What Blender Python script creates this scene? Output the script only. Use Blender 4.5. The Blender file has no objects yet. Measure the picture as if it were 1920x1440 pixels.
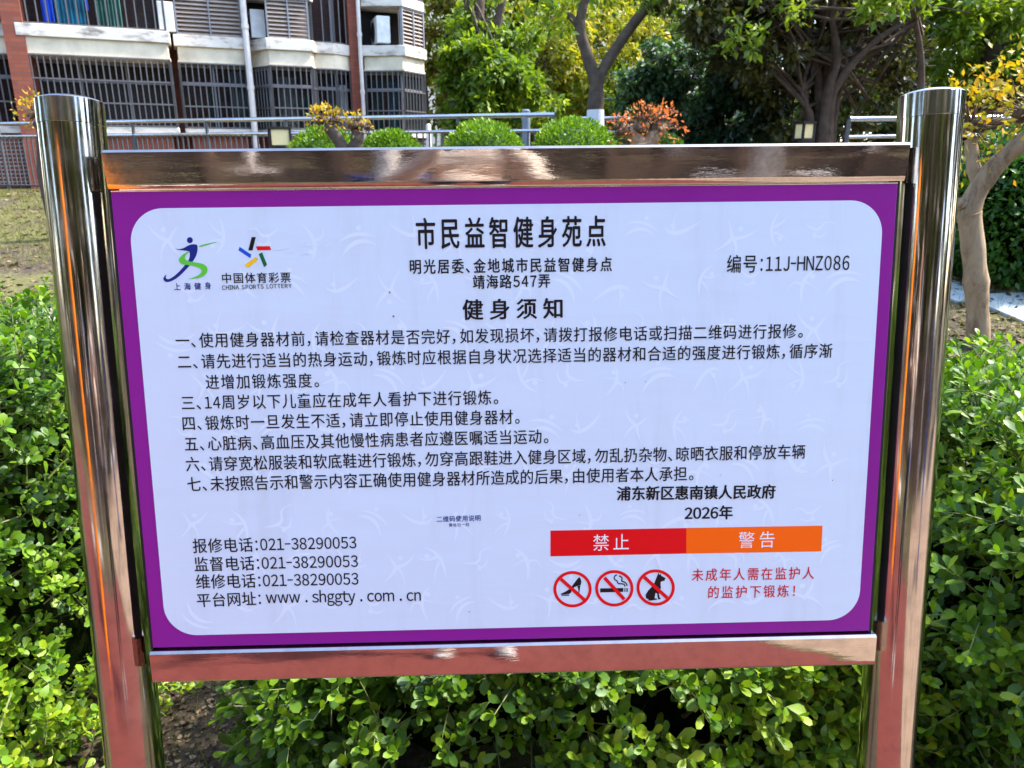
import bpy, bmesh, math, random
import numpy as np
from mathutils import Vector, Matrix
from mathutils.geometry import tessellate_polygon

random.seed(7)
rng = np.random.default_rng(11)
R = math.radians
scn = bpy.context.scene
COL = scn.collection

# ------------------------------------------------------------------ camera
F = 1400.0                       # focal length in photograph pixels (1920 wide)
TH = math.atan(420.0 / F)        # downward pitch
CAM = Vector((0, 0, 1.55))
cd = bpy.data.cameras.new("camera")
cd.sensor_fit = 'HORIZONTAL'; cd.sensor_width = 36.0
cd.lens = 36.0 * F / 1920.0
cd.clip_start = 0.02; cd.clip_end = 2000
cd.dof.use_dof = True; cd.dof.focus_distance = 1.22; cd.dof.aperture_fstop = 13.0
cam = bpy.data.objects.new("camera", cd); COL.objects.link(cam)
cam.location = CAM; cam.rotation_euler = (R(90) - TH, 0, 0)
scn.camera = cam

# ------------------------------------------------------------------ light
SUN_DIR = Vector((0.60, 0.14, 0.80)).normalized()
w = bpy.data.worlds.new("World"); scn.world = w; w.use_nodes = True
nt = w.node_tree; bg = nt.nodes['Background']
sky = nt.nodes.new('ShaderNodeTexSky'); sky.sky_type = 'NISHITA'; sky.sun_disc = False
sky.sun_elevation = math.asin(SUN_DIR.z)
sky.sun_rotation = math.atan2(SUN_DIR.x, SUN_DIR.y)
sky.air_density = 1.0; sky.dust_density = 1.2; sky.ozone_density = 1.0
nt.links.new(sky.outputs[0], bg.inputs[0]); bg.inputs[1].default_value = 0.15
sl = bpy.data.lights.new("sun", 'SUN'); sl.energy = 2.05; sl.angle = R(3.5); sl.color = (1.0, 0.95, 0.86)
so = bpy.data.objects.new("sun", sl); COL.objects.link(so)
so.rotation_euler = SUN_DIR.to_track_quat('Z', 'Y').to_euler(); so.location = (6, 4, 12)
scn.view_settings.view_transform = 'Standard'; scn.view_settings.look = 'None'
scn.view_settings.gamma = 1.0; scn.view_settings.exposure = 2.52
try:
    scn.cycles.max_bounces = 8; scn.cycles.transparent_max_bounces = 6
except Exception: pass

# ------------------------------------------------------------------ helpers
cT, sT = math.cos(TH), math.sin(TH)
FWD = Vector((0, cT, -sT)); DWN = Vector((0, -sT, -cT))
def ray(px, py): return Vector(((px - 960) / F, 0, 0)) + DWN * ((py - 720) / F) + FWD
def at(px, py, Y):
    d = ray(px, py); return CAM + d * (Y / d.y)
def ssm(t): t = min(1, max(0, t)); return t * t * (3 - 2 * t)
def gz(x, y): return 1.0 * ssm((y - 3.0) / 9.0)
def gxy(px, Y): # ground point under the column px at depth Y (py at mid height)
    p = at(px, 300, Y); return Vector((p.x, Y, gz(p.x, Y)))

def link(o, parent=None):
    COL.objects.link(o)
    if parent is not None: o.parent = parent
    return o
def tag(o, label=None, cat=None, group=None, kind=None):
    if label: o['label'] = label
    if cat: o['category'] = cat
    if group: o['group'] = group
    if kind: o['kind'] = kind
    return o
def empty(name, loc, label, cat, group=None, rz=0):
    o = bpy.data.objects.new(name, None); o.empty_display_size = .1
    o.location = loc; o.rotation_euler = (0, 0, rz); link(o); return tag(o, label, cat, group)

class MB:
    def __init__(s, off=(0, 0, 0)): s.v = []; s.f = []; s.off = Vector(off)
    def add(s, vs, fs):
        n = len(s.v); s.v += [tuple(Vector(v) - s.off) for v in vs]; s.f += [tuple(i + n for i in f) for f in fs]
    def box(s, lo, hi, m=None):
        x0, y0, z0 = lo; x1, y1, z1 = hi
        vs = [(x0,y0,z0),(x1,y0,z0),(x1,y1,z0),(x0,y1,z0),(x0,y0,z1),(x1,y0,z1),(x1,y1,z1),(x0,y1,z1)]
        if m is not None: vs = [m @ Vector(v) for v in vs]
        s.add(vs, [(0,3,2,1),(4,5,6,7),(0,1,5,4),(1,2,6,5),(2,3,7,6),(3,0,4,7)])
    def prism(s, poly, z0, z1, m=None):
        n = len(poly)
        a = sum(poly[i][0]*poly[(i+1)%n][1]-poly[(i+1)%n][0]*poly[i][1] for i in range(n))
        if a < 0: poly = poly[::-1]
        vs = [(p[0],p[1],z0) for p in poly] + [(p[0],p[1],z1) for p in poly]
        if m is not None: vs = [m @ Vector(v) for v in vs]
        s.add(vs, [tuple(range(n))[::-1], tuple(range(n, 2*n))] + [(i,(i+1)%n,n+(i+1)%n,n+i) for i in range(n)])
    def tube(s, pts, rad, seg=8, cap=True):
        pts = [Vector(p) for p in pts]; n = len(pts)
        if not hasattr(rad, '__len__'): rad = [rad]*n
        up = Vector((0.13, 0.21, 1)).normalized(); vs = []; fs = []; prev = None
        for i, p in enumerate(pts):
            t = (pts[min(i+1,n-1)] - pts[max(i-1,0)]).normalized()
            if prev is None:
                a = t.orthogonal() if abs(t.dot(up)) > .98 else up.cross(t)
            else: a = prev - t*prev.dot(t)
            a.normalize(); prev = a; b = t.cross(a)
            for k in range(seg):
                g = 2*math.pi*k/seg; vs.append(p + (a*math.cos(g) + b*math.sin(g))*rad[i])
        for i in range(n-1):
            for k in range(seg):
                k2 = (k+1)%seg; fs.append((i*seg+k, i*seg+k2, (i+1)*seg+k2, (i+1)*seg+k))
        if cap: fs += [tuple(range(seg))[::-1], tuple(range((n-1)*seg, n*seg))]
        s.add(vs, fs)
    def lathe(s, prof, c, seg=32, m=None):
        vs = []; fs = []
        for r, z in prof:
            for k in range(seg):
                g = 2*math.pi*k/seg; q = Vector((c[0]+r*math.cos(g), c[1]+r*math.sin(g), c[2]+z)); vs.append(m @ q if m else q)
        n = len(prof)
        for i in range(n-1):
            for k in range(seg):
                k2 = (k+1)%seg; fs.append((i*seg+k, i*seg+k2, (i+1)*seg+k2, (i+1)*seg+k))
        fs += [tuple(range(seg))[::-1], tuple(range((n-1)*seg, n*seg))]
        s.add(vs, fs)
    def build(s, name, mat, parent=None, smooth=None, bevel=0):
        me = bpy.data.meshes.new(name); me.from_pydata(s.v, [], s.f); me.update()
        if bevel:
            bm = bmesh.new(); bm.from_mesh(me)
            bmesh.ops.bevel(bm, geom=[e for e in bm.edges if len(e.link_faces)==2 and e.calc_face_angle(0) > R(40)], offset=bevel, segments=2, affect='EDGES', profile=.5)
            bm.to_mesh(me); bm.free()
        me.materials.append(mat)
        if smooth is not None:
            me.polygons.foreach_set('use_smooth', [True]*len(me.polygons)); me.set_sharp_from_angle(angle=R(smooth))
        return link(bpy.data.objects.new(name, me), parent)

def mesh_np(name, V, faces_n, idx, mat, parent=None, smooth=True):
    """V (N,3); faces_n: loop totals (M,), idx: flat vertex indices"""
    me = bpy.data.meshes.new(name)
    me.vertices.add(len(V)); me.vertices.foreach_set('co', np.ascontiguousarray(V, dtype=np.float32).ravel())
    me.loops.add(len(idx)); me.loops.foreach_set('vertex_index', np.asarray(idx, dtype=np.int32))
    me.polygons.add(len(faces_n)); st = np.concatenate([[0], np.cumsum(faces_n)[:-1]])
    me.polygons.foreach_set('loop_start', st.astype(np.int32))
    me.update(calc_edges=True); me.validate()
    if smooth: me.polygons.foreach_set('use_smooth', np.ones(len(faces_n), dtype=bool))
    me.materials.append(mat)
    return link(bpy.data.objects.new(name, me), parent)

def nrm(a): return a / np.maximum(1e-9, np.linalg.norm(a, axis=-1, keepdims=True))
def scatter(name, tmpl, P, D, U, S, mat, parent=None, off=(0,0,0), smooth=True, wscale=None):
    """copies of a leaf template: axis D, normal ~U, size S -> ONE mesh (foliage of one plant)"""
    tv, tf = tmpl; tv = np.array(tv, float)
    D = nrm(D); B = nrm(np.cross(U, D)); N = np.cross(D, B)
    S = np.asarray(S)[:, None, None]
    wv = np.ones(len(P)) if wscale is None else wscale
    V = P[:, None, :] + S * (tv[None, :, 0:1]*wv[:,None,None] * B[:, None, :] + tv[None, :, 1:2] * D[:, None, :] + tv[None, :, 2:3] * N[:, None, :])
    n = len(tv); V = V.reshape(-1, 3) - np.array(off)
    fl = np.array([i for f in tf for i in f]); fn = np.array([len(f) for f in tf])
    idx = (np.arange(len(P))[:, None] * n + fl[None, :]).ravel()
    return mesh_np(name, V, np.tile(fn, len(P)), idx, mat, parent, smooth)

# leaf templates: x across, y along, z up
LEAF = ([(0,0,0),(0,.22,.02),(0,.5,.035),(0,.8,.02),(0,1,-.03),
         (-.13,.26,.04),(-.25,.58,.07),(-.20,.86,.03),(.13,.26,.04),(.25,.58,.07),(.20,.86,.03)],
        [(0,1,5),(1,2,6,5),(2,3,7,6),(3,4,7),(0,8,1),(1,8,9,2),(2,9,10,3),(3,10,4)])
LEAF4 = ([(0,0,0),(.26,.45,.08),(0,1,-.06),(-.26,.45,.08),(0,.45,0)], [(0,1,4),(4,1,2),(0,4,3),(4,2,3)])
BLADE = ([(-.03,0,0),(.03,0,0),(.0,1,.12)], [(0,1,2)])
CHIP = ([(-.3,0,0),(.25,.05,.06),(.32,.6,-.04),(0,1,.1),(-.28,.55,.05)], [(0,1,2,3,4)])

# ------------------------------------------------------------------ materials
def mat(name): 
    m = bpy.data.materials.new(name); m.use_nodes = True; return m, m.node_tree, m.node_tree.nodes['Principled BSDF']
def N(nt, t, **k):
    n = nt.nodes.new(t)
    for a, b in k.items(): setattr(n, a, b)
    return n
def noise(nt, scale, detail=4, rough=.55, vec=None, dist=0):
    n = N(nt, 'ShaderNodeTexNoise'); n.inputs['Scale'].default_value = scale; n.inputs['Detail'].default_value = detail
    n.inputs['Roughness'].default_value = rough; n.inputs['Distortion'].default_value = dist
    if vec is not None: nt.links.new(vec, n.inputs['Vector'])
    return n
def ramp(nt, fac, stops):
    r = N(nt, 'ShaderNodeValToRGB'); e = r.color_ramp.elements
    while len(e) < len(stops): e.new(.5)
    for i, (p, c) in enumerate(stops): e[i].position = p; e[i].color = (*c, 1)
    nt.links.new(fac, r.inputs[0]); return r
def objco(nt, scale=(1,1,1)):
    t = N(nt, 'ShaderNodeTexCoord'); mp = N(nt, 'ShaderNodeMapping'); mp.inputs['Scale'].default_value = scale
    nt.links.new(t.outputs['Object'], mp.inputs[0]); return mp.outputs[0]
def bump(nt, h, strength, dist, bsdf):
    b = N(nt, 'ShaderNodeBump'); b.inputs['Strength'].default_value = strength; b.inputs['Distance'].default_value = dist
    nt.links.new(h, b.inputs['Height']); nt.links.new(b.outputs[0], bsdf.inputs['Normal']); return b
def plain(name, col, rough=.6, metal=0, var=.12, scale=6, spec=.5, bmp=0):
    m, t, b = mat(name); co = objco(t)
    n = noise(t, scale, 5, .6, co)
    lo = tuple(c*(1-var) for c in col); hi = tuple(min(1, c*(1+var)) for c in col)
    r = ramp(t, n.outputs[0], [(.3, lo), (.7, hi)]); t.links.new(r.outputs[0], b.inputs['Base Color'])
    b.inputs['Roughness'].default_value = rough; b.inputs['Metallic'].default_value = metal
    b.inputs['Specular IOR Level'].default_value = spec
    if bmp: n2 = noise(t, scale*6, 4, .6, co); bump(t, n2.outputs[0], .5, bmp, b)
    return m
def ink(name, col, rough=.45):
    m, t, b = mat(name); b.inputs['Base Color'].default_value = (*col, 1); b.inputs['Roughness'].default_value = rough; b.inputs['Specular IOR Level'].default_value = .18
    return m
def leafmat(name, stops, trans=.35, rough=.42, tcol=(1.25, 1.3, .55), clump=1.6, back=True):
    """per-leaf random colour mixed with a clump-scale noise; thin-leaf translucency"""
    m, t, b = mat(name)
    g = N(t, 'ShaderNodeNewGeometry'); co = objco(t)
    n = noise(t, clump, 3, .5, co)
    a = N(t, 'ShaderNodeMath', operation='MULTIPLY_ADD'); t.links.new(g.outputs['Random Per Island'], a.inputs[0]); a.inputs[1].default_value = .62
    s = N(t, 'ShaderNodeMath', operation='MULTIPLY_ADD'); t.links.new(n.outputs[0], s.inputs[0]); s.inputs[1].default_value = 1.3; s.inputs[2].default_value = -.46
    t.links.new(s.outputs[0], a.inputs[2])
    r = ramp(t, a.outputs[0], stops); t.links.new(r.outputs[0], b.inputs['Base Color'])
    b.inputs['Roughness'].default_value = rough; b.inputs['Specular IOR Level'].default_value = .45
    tr = N(t, 'ShaderNodeBsdfTranslucent'); mu = N(t, 'ShaderNodeMix', data_type='RGBA', blend_type='MULTIPLY')
    mu.inputs[0].default_value = 1; t.links.new(r.outputs[0], mu.inputs[6]); mu.inputs[7].default_value = (*tcol, 1); mu.clamp_result = True
    t.links.new(mu.outputs[2], tr.inputs[0])
    mx = N(t, 'ShaderNodeMixShader'); mx.inputs[0].default_value = trans
    t.links.new(b.outputs[0], mx.inputs[1]); t.links.new(tr.outputs[0], mx.inputs[2])
    t.links.new(mx.outputs[0], t.nodes['Material Output'].inputs[0])
    return m
def steel(name, base=(.60,.56,.53), rough=.05, stretch=(1,1,1), wav=.0, grain=.0006, dirt=True):
    m, t, b = mat(name)
    b.inputs['Metallic'].default_value = 1; b.inputs['Base Color'].default_value = (*base, 1)
    co = objco(t, stretch)
    n = noise(t, 1.0, 6, .62, co)
    sm = noise(t, 7, 5, .65, objco(t)); r = ramp(t, n.outputs[0], [(.3, (rough*.5,)*3), (.75, (rough*1.8,)*3)])
    r2_ = ramp(t, sm.outputs[0], [(.5, (0,0,0)), (.72, (.16,.16,.16))]); ad = N(t, 'ShaderNodeMath', operation='ADD'); t.links.new(r.outputs[0], ad.inputs[0]); t.links.new(r2_.outputs[0], ad.inputs[1])
    t.links.new(ad.outputs[0], b.inputs['Roughness'])
    n2 = noise(t, .55, 2, .4, co)
    mth = N(t, 'ShaderNodeMath', operation='MULTIPLY_ADD'); t.links.new(n2.outputs[0], mth.inputs[0]); mth.inputs[1].default_value = wav
    t.links.new(n.outputs[0], mth.inputs[2])
    bump(t, mth.outputs[0], .35, grain, b)
    if dirt:
        n3 = noise(t, 30, 6, .7, objco(t)); r3 = ramp(t, n3.outputs[0], [(.45, base), (.8, tuple(c*.72 for c in base))])
        t.links.new(r3.outputs[0], b.inputs['Base Color'])
    return m

M = {}
M['steel_post'] = steel('polished_steel_post', (.47,.415,.38), .085, (60, 60, 1.6), 1.0, .0005)
M['steel_cap'] = steel('brushed_steel_cap', (.44,.41,.39), .12, (25, 25, 6), .5, .0004)
M['steel_rail'] = steel('polished_steel_rail', (.50,.445,.41), .03, (5, 30, 30), 3.5, .0009)
M['steel_edge'] = steel('steel_edge', (.85,.85,.86), .2, (5,5,5), 0, .0002, False)
M['fence_steel'] = plain('fence_steel', (.62,.63,.66), .22, 1, .1)
M['fence_grey'] = plain('fence_grey', (.10,.10,.108), .5, .3)
M['black_gap'] = plain('black_gap', (.008,.008,.008), .8)
m, t, b = mat('purple_print'); co = objco(t)
r = ramp(t, noise(t, 3, 4, .6, co).outputs[0], [(.3, (.215,.008,.225)), (.75, (.26,.012,.27))]); t.links.new(r.outputs[0], b.inputs['Base Color'])
b.inputs['Roughness'].default_value = .4; b.inputs['Specular IOR Level'].default_value = .25; bump(t, noise(t, 9, 5, .6, co).outputs[0], .25, .002, b); M['purple'] = m
m, t, b = mat('pale_print'); co = objco(t)
r = ramp(t, noise(t, 2.2, 5, .6, co).outputs[0], [(.3, (.60,.735,.85)), (.75, (.625,.765,.87))]); t.links.new(r.outputs[0], b.inputs['Base Color'])
b.inputs['Roughness'].default_value = .38
n1 = noise(t, 5, 3, .5, objco(t, (1,1,5))); n2 = noise(t, 40, 4, .6, co)
mm = N(t, 'ShaderNodeMath', operation='MULTIPLY_ADD'); t.links.new(n2.outputs[0], mm.inputs[0]); mm.inputs[1].default_value = .05; t.links.new(n1.outputs[0], mm.inputs[2])
bump(t, mm.outputs[0], .3, .004, b)
vo = N(t, 'ShaderNodeTexVoronoi'); vo.inputs['Scale'].default_value = 26; t.links.new(co, vo.inputs['Vector'])
nz = noise(t, 3.3, 3, .5, co); lt = N(t, 'ShaderNodeMath', operation='LESS_THAN'); t.links.new(vo.outputs['Distance'], lt.inputs[0]); lt.inputs[1].default_value = .045
gt = N(t, 'ShaderNodeMath', operation='GREATER_THAN'); t.links.new(nz.outputs[0], gt.inputs[0]); gt.inputs[1].default_value = .58
ml = N(t, 'ShaderNodeMath', operation='MULTIPLY'); t.links.new(lt.outputs[0], ml.inputs[0]); t.links.new(gt.outputs[0], ml.inputs[1])
mf = N(t, 'ShaderNodeMath', operation='MULTIPLY'); t.links.new(ml.outputs[0], mf.inputs[0]); mf.inputs[1].default_value = .35
mx = N(t, 'ShaderNodeMix', data_type='RGBA'); t.links.new(mf.outputs[0], mx.inputs[0]); t.links.new(r.outputs[0], mx.inputs[6]); mx.inputs[7].default_value = (.36,.30,.24,1)
drt = noise(t, 1.0, 6, .7, objco(t, (14,1,1.6))); dr = ramp(t, drt.outputs[0], [(.52, (1,1,1)), (.8, (.89,.88,.86))])
md = N(t, 'ShaderNodeMix', data_type='RGBA', blend_type='MULTIPLY'); md.inputs[0].default_value = 1; t.links.new(mx.outputs[2], md.inputs[6]); t.links.new(dr.outputs[0], md.inputs[7]); t.links.new(md.outputs[2], b.inputs['Base Color'])
M['pale'] = m
M['wm'] = ink('watermark_print', (.685,.815,.915), .4)
M['black'] = ink('black_ink', (.012,.009,.010)); M['red'] = ink('red_ink', (.72,.004,.008)); M['orange'] = ink('orange_ink', (.95,.135,.003))
M['white'] = ink('white_ink', (.82,.82,.84)); M['redtext'] = ink('red_text_ink', (.60,.008,.02))
M['navy'] = ink('navy_ink', (.008,.022,.20)); M['lime'] = ink('lime_ink', (.12,.58,.05)); M['blue'] = ink('blue_ink', (.01,.085,.55))
M['yellow'] = ink('yellow_ink', (.90,.56,.005)); M['green'] = ink('green_ink', (.005,.13,.04))

M['rust'] = ink('rust_speck', (.20,.13,.08))
# soil / grass ground
m, t, b = mat('garden_ground'); co = objco(t)
g1 = noise(t, .9, 5, .6, co); g2 = noise(t, 22, 6, .7, co)
soil = ramp(t, g2.outputs[0], [(.25, (.02,.013,.008)), (.5, (.06,.042,.025)), (.78, (.17,.13,.085))])
gras = ramp(t, g2.outputs[0], [(.25, (.055,.052,.014)), (.55, (.13,.125,.035)), (.8, (.26,.225,.11))])
fm = ramp(t, g1.outputs[0], [(.46, (0,0,0)), (.6, (1,1,1))])
mx = N(t, 'ShaderNodeMix', data_type='RGBA'); t.links.new(fm.outputs[0], mx.inputs[0]); t.links.new(soil.outputs[0], mx.inputs[6]); t.links.new(gras.outputs[0], mx.inputs[7])
t.links.new(mx.outputs[2], b.inputs['Base Color']); b.inputs['Roughness'].default_value = .95
bump(t, g2.outputs[0], .9, .03, b); M['ground'] = m
m, t, b = mat('red_rubber'); co = objco(t)
r = ramp(t, noise(t, 180, 3, .6, co).outputs[0], [(.3, (.10,.021,.016)), (.7, (.20,.040,.030))]); t.links.new(r.outputs[0], b.inputs['Base Color']); b.inputs['Roughness'].default_value = .9
M['rubber'] = m
M['concrete'] = plain('path_concrete', (.42,.38,.33), .9, 0, .2, 9, .3, .004)
M['slab'] = plain('slab_stone', (.34,.40,.40), .8, 0, .12, 5, .3, .003)
# building
m, t, b = mat('red_brick'); co = objco(t)
br = N(t, 'ShaderNodeTexBrick'); br.inputs['Scale'].default_value = 1.0; br.inputs['Brick Width'].default_value = .24; br.inputs['Row Height'].default_value = .075; br.inputs['Mortar Size'].default_value = .008
br.inputs['Color1'].default_value = (.30,.075,.035,1); br.inputs['Color2'].default_value = (.22,.05,.028,1); br.inputs['Mortar'].default_value = (.14,.07,.05,1)
sx = N(t, 'ShaderNodeSeparateXYZ'); t.links.new(co, sx.inputs[0]); ad = N(t, 'ShaderNodeMath', operation='ADD'); t.links.new(sx.outputs[0], ad.inputs[0]); t.links.new(sx.outputs[1], ad.inputs[1])
cx = N(t, 'ShaderNodeCombineXYZ'); t.links.new(ad.outputs[0], cx.inputs[0]); t.links.new(sx.outputs[2], cx.inputs[1]); t.links.new(cx.outputs[0], br.inputs['Vector'])
t.links.new(br.outputs[0], b.inputs['Base Color']); b.inputs['Roughness'].default_value = .85; M['brick'] = m
m, t, b = mat('stained_render'); co = objco(t, (1.2,1.2,3))
st = ramp(t, noise(t, 1.6, 7, .68, co).outputs[0], [(.35, (.24,.205,.17)), (.49, (.66,.595,.50)), (.8, (.80,.745,.655))]); t.links.new(st.outputs[0], b.inputs['Base Color']); b.inputs['Roughness'].default_value = .8; M['render'] = m
M['cream'] = plain('cream_render', (.70,.60,.43), .8, 0, .25, 2)
M['glass'] = plain('dark_glass', (.016,.024,.027), .15, 0, .5, 1.2, .25)
g_ = M['glass'].node_tree.nodes['Principled BSDF']; g_.inputs['Alpha'].default_value = .38
M['curtain_teal'] = plain('teal_curtain', (.015,.16,.24), .8, 0, .5, 3); M['curtain_green'] = plain('green_curtain', (.04,.13,.10), .8, 0, .5, 3)
M['blue_cloth'] = plain('blue_cloth', (.008,.07,.52), .7, 0, .3, 4)
M['cage'] = plain('grey_bars', (.15,.135,.13), .5, .4); M['frame'] = plain('grey_frame', (.20,.20,.215), .5)
M['louvre'] = plain('louvre_brown', (.36,.29,.25), .6); M['pipe'] = plain('white_pipe', (.68,.62,.56), .5)
M['acwhite'] = plain('ac_white', (.70,.69,.66), .5, 0, .15); M['dark'] = plain('dark_void', (.012,.011,.011), .8)  # near-black: painted shade in the openings, also grilles and feet of the AC units
# plants
M['bark'] = plain('grey_brown_bark', (.10,.075,.058), .9, 0, .35, 9, .3, .01); M['bark_dark'] = plain('dark_bark', (.085,.058,.041), .9, 0, .4, 9, .3, .01)
M['bark_tan'] = plain('smooth_tan_bark', (.33,.235,.14), .8, 0, .5, 9, .3, .012); 
m, t, b = mat('crape_bark'); co = objco(t, (7,7,2.2)); n = noise(t, 1.6, 7, .68, co, .6)
r = ramp(t, n.outputs[0], [(.33, (.13,.082,.048)), (.47, (.30,.21,.125)), (.6, (.38,.28,.175)), (.75, (.24,.19,.13))]); t.links.new(r.outputs[0], b.inputs['Base Color']); b.inputs['Roughness'].default_value = .85
bump(t, n.outputs[0], .6, .012, b); M['bark_tan'] = m
M['lime_wash'] = plain('lime_wash', (.72,.74,.78), .85, 0, .1, 6)
M['dark_core'] = plain('inner_twig_mass', (.005,.008,.002), 1, 0, .6, 40, 0, .02)  # near-black colour standing in for the shade deep inside the shrubs
M['twig'] = plain('green_twig', (.11,.13,.035), .7, 0, .2); M['brown_twig'] = plain('brown_twig', (.10,.06,.03), .8)
M['box_leaf'] = leafmat('boxwood_leaf', [(0, (.012,.038,.003)), (.33, (.052,.135,.006)), (.66, (.15,.28,.010)), (1, (.33,.42,.018))], .38, .47)
M['hedge_leaf'] = leafmat('hedge_leaf', [(0, (.012,.036,.003)), (.36, (.055,.14,.006)), (.7, (.16,.28,.010)), (1, (.34,.42,.018))], .38, .47)
M['ball_leaf'] = leafmat('topiary_leaf', [(0, (.04,.10,.005)), (.5, (.13,.26,.010)), (1, (.30,.42,.018))], .3, .5)
M['light_green'] = leafmat('light_green_leaf', [(0, (.035,.075,.008)), (.45, (.125,.215,.013)), (1, (.33,.38,.025))], .42, .5, clump=.7)
M['mid_green'] = leafmat('mid_green_leaf', [(0, (.025,.05,.008)), (.5, (.085,.13,.014)), (1, (.22,.24,.03))], .4, .5, clump=.6)
M['yellow_green'] = leafmat('yellow_green_leaf', [(0, (.09,.14,.012)), (.45, (.24,.27,.02)), (.85, (.45,.36,.03)), (1, (.6,.36,.03))], .42, .5, clump=.8)
M['olive'] = leafmat('olive_leaf', [(0, (.018,.022,.008)), (.5, (.05,.055,.014)), (.85, (.13,.12,.02)), (1, (.24,.2,.03))], .3, .45, clump=.8)
M['dark_green'] = leafmat('dark_green_leaf', [(0, (.008,.022,.010)), (.5, (.025,.06,.025)), (1, (.10,.16,.06))], .25, .42, clump=1.0)
M['blue_green'] = leafmat('blue_green_leaf', [(0, (.02,.055,.032)), (.5, (.05,.12,.06)), (1, (.16,.25,.09))], .28, .45, clump=1.0)
M['ever_leaf'] = leafmat('evergreen_leaf', [(0, (.012,.045,.008)), (.5, (.045,.14,.015)), (1, (.17,.30,.03))], .25, .35)
M['sprout'] = leafmat('yellow_sprout', [(0, (.10,.16,.01)), (.4, (.34,.31,.012)), (.75, (.62,.36,.015)), (1, (.72,.24,.03))], .4, .5, (1.2,1.1,.6))
M['red_sprout'] = leafmat('red_sprout', [(0, (.28,.16,.02)), (.4, (.55,.20,.04)), (1, (.70,.16,.07))], .4, .5, (1.2,1,.7))
M['grass'] = leafmat('grass_blade', [(0, (.07,.09,.012)), (.5, (.16,.18,.03)), (1, (.30,.27,.09))], .3, .6, clump=.8)
M['litter'] = leafmat('dry_leaf', [(0, (.03,.018,.009)), (.5, (.10,.065,.034)), (.85, (.24,.17,.095)), (1, (.42,.34,.22))], .15, .7, (1,1,1), clump=2)

# ------------------------------------------------------------------ ground (the setting)
def grid_obj(name, xs, ys, mt, zf):
    X, Y = np.meshgrid(xs, ys); Z = np.vectorize(zf)(X, Y)
    V = np.stack([X, Y, Z], -1).reshape(-1, 3); nx = len(xs); ny = len(ys)
    i = (np.arange(ny-1)[:, None]*nx + np.arange(nx-1)[None, :]).ravel()
    q = np.stack([i, i+1, i+1+nx, i+nx], -1)
    return mesh_np(name, V, np.full(len(q), 4), q.ravel(), mt)
ys = np.concatenate([[-600,-120,-40], np.arange(-20, 0, 2.0), np.arange(0, 16, .25), [16,20,26,40,80,200,700]])
xs = np.concatenate([[-600,-120,-40,-25], np.arange(-16, 17, .8), [25,40,120,600]])
tag(grid_obj('ground', xs, ys, M['ground'], gz), kind='structure')
tag(grid_obj('rubber_court', np.array([-7, 1.25]), np.array([-2.5, .55]), M['rubber'], lambda x, y: .004), kind='structure')
M['yard'] = plain('tan_yard_paving', (.30,.215,.15), .9, 0, .3, 3, .3, .004)
tag(grid_obj('paved_yard', np.array([1.3, 10.0]), np.array([-5.1, .9]), M['yard'], lambda x, y: .004), kind='structure')
tag(grid_obj('garden_path', np.linspace(-9, -2.2, 24), np.linspace(5.65, 6.35, 4), M['concrete'], lambda x, y: gz(x, y) + .012), kind='structure')
tag(grid_obj('service_road', np.linspace(3.6, 14, 24), np.linspace(7.6, 9.6, 8), M['concrete'], lambda x, y: gz(x, y) + .012), kind='structure')

# ------------------------------------------------------------------ THE NOTICE SIGN
r1 = Vector((.999634, -.016478, .021455)); r2 = Vector((-.013923, -.988151, -.152854)); tc = Vector((-.000286, .064242, 1.194279))
def c2w(v): return Vector((v.x, 0, 0)) + DWN * v.y + FWD * v.z
SX = c2w(r1).normalized(); SZ = c2w(r2); SZ = (SZ - SX*SZ.dot(SX)).normalized(); SY = SZ.cross(SX)   # SY points away from the viewer
SC = CAM + c2w(tc)
YB = 1.16                        # panel centre height along the post
sroot = empty('notice_sign', (0,0,0), 'polished steel notice board with a purple bordered pale blue panel of Chinese fitness rules', 'notice board')
MW = Matrix((( SX.x, SY.x, SZ.x, 0), (SX.y, SY.y, SZ.y, 0), (SX.z, SY.z, SZ.z, 0), (0,0,0,1)))
base = SC - SZ*YB
MW.translation = base; sroot.matrix_world = MW
def sp(px, py):                  # photo pixel -> (x, z) on the panel face, panel-centred
    d = ray(px, py); n = SY; k = (SC - CAM).dot(n) / d.dot(n); q = CAM + d*k - SC
    return (q.dot(SX), q.dot(SZ))
def spd(px, py, dep):            # the same on a plane `dep` behind the panel face
    d = ray(px, py); k = (SC + SY*dep - CAM).dot(SY) / d.dot(SY); q = CAM + d*k - SC
    return (q.dot(SX), q.dot(SZ))
PW, PH = .600, .3678
AX = .043                        # depth of the post axes
class SB(MB):                    # builder in sign coords: x right, y depth (negative = to viewer), z up from panel centre
    def __init__(s): super().__init__((0, 0, -YB))
# posts
plt, plb, prt, prb = spd(135,190,AX), spd(251,1440,AX), spd(1748,180,AX), spd(1657.5,1440,AX)
print('axes', plt, plb, prt, prb)
pl = (plt[0]+plb[0])/2; pr = (prt[0]+prb[0])/2
RP = .0465; ZT = spd(137, 190, AX)[1]
def post(xc, zt):
    o = SB(); o.lathe([(RP, -YB-.02), (RP, zt-.037)], (xc, AX, 0), 64); p = o.build('post', M['steel_post'], sroot, 50)
    o = SB(); o.lathe([(RP*.98, zt-.038), (RP+.0007, zt-.0365), (RP+.0007, zt-.0012), (RP-.0002, zt), (RP*.93, zt+.0016), (RP*.7, zt+.0048), (RP*.4, zt+.0068), (RP*.1, zt+.0074)], (xc, AX, 0), 64)
    o.build('cap', M['steel_cap'], p, 35)
    o = SB(); o.lathe([(RP+.002, -YB-.02), (RP+.035, -YB+.004), (RP+.035, -YB+.012), (RP+.004, -YB+.02)], (xc, AX, 0), 40); o.build('base_flange', M['steel_cap'], p, 35)
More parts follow.
